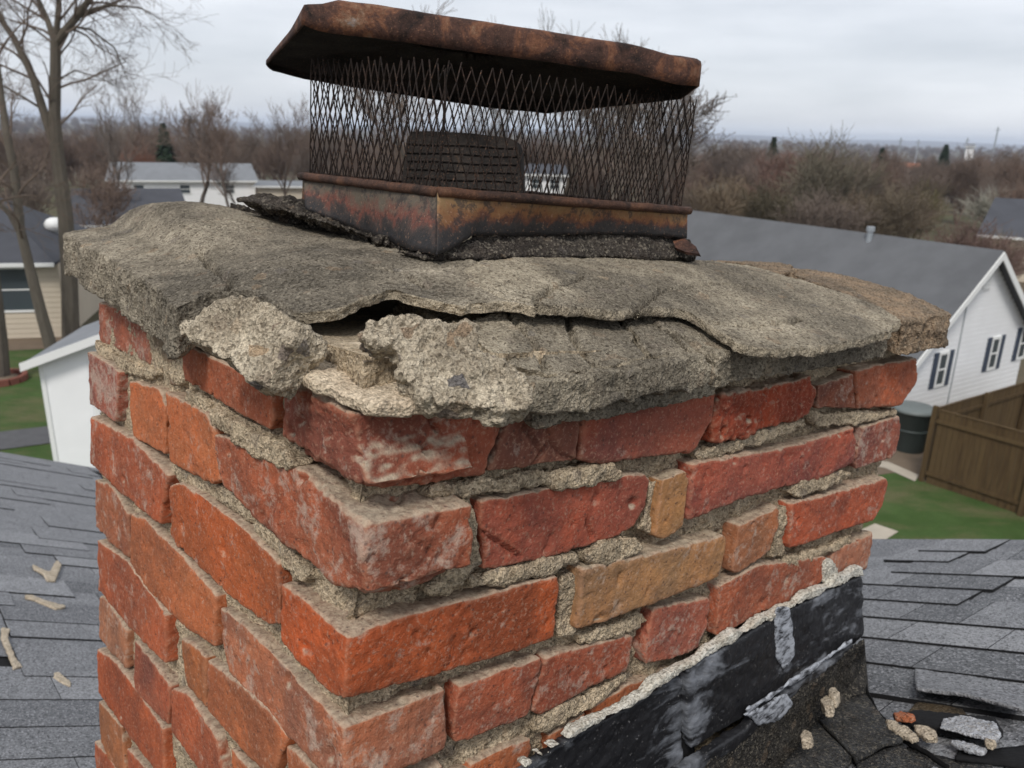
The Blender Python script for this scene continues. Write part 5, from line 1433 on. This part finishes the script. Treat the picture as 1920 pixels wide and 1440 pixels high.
limb([(42, 445, 0), (18, 400, 0), (-15, 370, 0)], [.12, .10, .08], T, Cn, rn, 3, 2, 1.2, DL_, lb_, .4)
T.build('trunk', M['bark'], lt).color = (.15, .13, .105, 1); Cn.build('crown', M['twig'], lt).color = (.15, .125, .105, 1)
eb = G(2, 715); eb[2] = 0
et = tag(empty('edge_tree', tuple(eb)), 'bare trunk cut by the left edge of the photo, standing in a red edged bed', 'tree')
T = MB(); Cn = MB(); DE = math.hypot(eb[0], eb[1])
limb([(4, 722, 0), (0, 640, 0), (-14, 520, 0), (-30, 400, 0), (-40, 200, 0)], [.27, .23, .21, .19, .15], T, Cn, rn, 8, 1, 2., DE, eb, .5)
T.build('trunk', M['bark'], et).color = (.13, .11, .09, 1); Cn.build('crown', M['twig'], et).color = (.14, .12, .10, 1)
rb = tag(empty('bed_edging', (eb[0], eb[1], 0)), 'low red brick edging round the tree at the left edge', 'edging')
M['rededge'] = mat_plain('red_edging', (.20, .075, .055), .85, .2, .3, 4)
for k in range(14):
    a = 2 * math.pi * k / 14; MB().box((.72 * math.cos(a), .72 * math.sin(a), .1), (.16, .3, .26), [[math.cos(a), math.sin(a), 0], [-math.sin(a), math.cos(a), 0], [0, 0, 1]]).build('edging_block', M['rededge'], rb)
lathe('soil_mound', [(.62, -.05), (.6, .1), (.3, .2), (.02, .22)], M['soil'], rb)

# far woodland: one mass of instanced trees
pr = []
for k, (p, cl) in enumerate(((p0, (.14, .120, .106)), (p1, (.142, .115, .104)), (p2, (.13, .118, .098)), (p4, (.148, .128, .108)))):
    nb_ = bpy.data.meshes.new('woodland_tree'); bmx = bmesh.new()
    bmx.from_mesh(p[0]); bmx.from_mesh(p[1]); bmx.to_mesh(nb_); bmx.free()
    nb_.materials.append(M['twig'])
    o = bpy.data.objects.new('woodland_tree', nb_); o.color = (*cl, 1); pr.append((o, p[2]))
rw = np.random.RandomState(21)
pts = []; kd = []; sc = []; ro = []
def houses_clear(x, y):
    return True
def put(n, d0, d1, hmin, hmax, az0=-46, az1=46, ks=(0, 1, 2, 3), pw=1.):
    for _ in range(n):
        d = d0 + (d1 - d0) * rw.uniform() ** pw; a = math.radians(rw.uniform(az0, az1))
        x, y = d * math.sin(a), d * math.cos(a)
        az_ = math.degrees(a)
        if d < 112 and (-32 < az_ < -13): continue
        if d < 80 and (az_ < -10 or 28 < az_ < 46): continue
        if d < 66 and az_ > 8: continue
        k = ks[rw.randint(len(ks))]
        pts.append((x, y, float(terr(x, y)))); kd.append(k); h = rw.uniform(hmin, hmax); sc.append(h / pr[k][1]); ro.append(rw.uniform(0, 6.28))
put(90, 66, 130, 4.5, 7.5, ks=(2, 3, 3))
put(420, 100, 230, 6, 9.5)
put(900, 200, 520, 9, 13)
put(1700, 450, 1400, 10, 16)
put(1500, 1300, 2900, 12, 18)
me = bpy.data.meshes.new('woodland'); me.from_pydata(pts, [], [])
for nm, ty, dat in (('k', 'INT', kd), ('sc', 'FLOAT', sc), ('ro', 'FLOAT', ro)):
    A = me.attributes.new(nm, ty, 'POINT'); A.data.foreach_set('value', np.array(dat, np.int32 if ty == 'INT' else np.float32))
wd = bpy.data.objects.new('woodland', me); COL.objects.link(wd)
tag(wd, 'brown leafless woods covering the land out to the horizon', 'woodland', kind='stuff')
ng = bpy.data.node_groups.new('scatter', 'GeometryNodeTree')
ng.interface.new_socket('Geometry', in_out='INPUT', socket_type='NodeSocketGeometry'); ng.interface.new_socket('Geometry', in_out='OUTPUT', socket_type='NodeSocketGeometry')
gi = ng.nodes.new('NodeGroupInput'); go = ng.nodes.new('NodeGroupOutput'); jn = ng.nodes.new('GeometryNodeJoinGeometry')
def attr(nm, ty):
    a = ng.nodes.new('GeometryNodeInputNamedAttribute'); a.data_type = ty; a.inputs[0].default_value = nm; return a.outputs[0]
ak, as_, ar = attr('k', 'INT'), attr('sc', 'FLOAT'), attr('ro', 'FLOAT')
cx = ng.nodes.new('ShaderNodeCombineXYZ'); ng.links.new(ar, cx.inputs[2])
for k, (o, _) in enumerate(pr):
    ob = ng.nodes.new('GeometryNodeObjectInfo'); ob.inputs['Object'].default_value = o
    ip = ng.nodes.new('GeometryNodeInstanceOnPoints'); cp = ng.nodes.new('FunctionNodeCompare'); cp.data_type = 'INT'; cp.operation = 'EQUAL'
    ia = [s for s in cp.inputs if s.enabled and s.type == 'INT']
    ng.links.new(ak, ia[0]); ia[1].default_value = k
    ng.links.new(gi.outputs[0], ip.inputs['Points']); ng.links.new(cp.outputs[0], ip.inputs['Selection']); ng.links.new(ob.outputs['Geometry'], ip.inputs['Instance'])
    ng.links.new(cx.outputs[0], ip.inputs['Rotation']); ng.links.new(as_, ip.inputs['Scale']); ng.links.new(ip.outputs[0], jn.inputs[0])
ng.links.new(jn.outputs[0], go.inputs[0])
gm = wd.modifiers.new('scatter', 'NODES'); gm.node_group = ng
wd.color = (.145, .118, .10, 1)

# haze over the land
hz = bpy.data.meshes.new('haze')
bx_ = MB().box((0, 0, 25), (19000, 19000, 110))
ho = bx_.build('haze', None); ho['kind'] = 'stuff'
hm = bpy.data.materials.new('thin_air_haze'); hm.use_nodes = True; t_ = hm.node_tree; t_.nodes.clear()
ou = t_.nodes.new('ShaderNodeOutputMaterial'); pv = t_.nodes.new('ShaderNodeVolumePrincipled')
pv.inputs['Color'].default_value = (.78, .86, 1, 1); pv.inputs['Density'].default_value = .0002; pv.inputs['Anisotropy'].default_value = .1
t_.links.new(pv.outputs[0], ou.inputs['Volume']); ho.data.materials.append(hm)
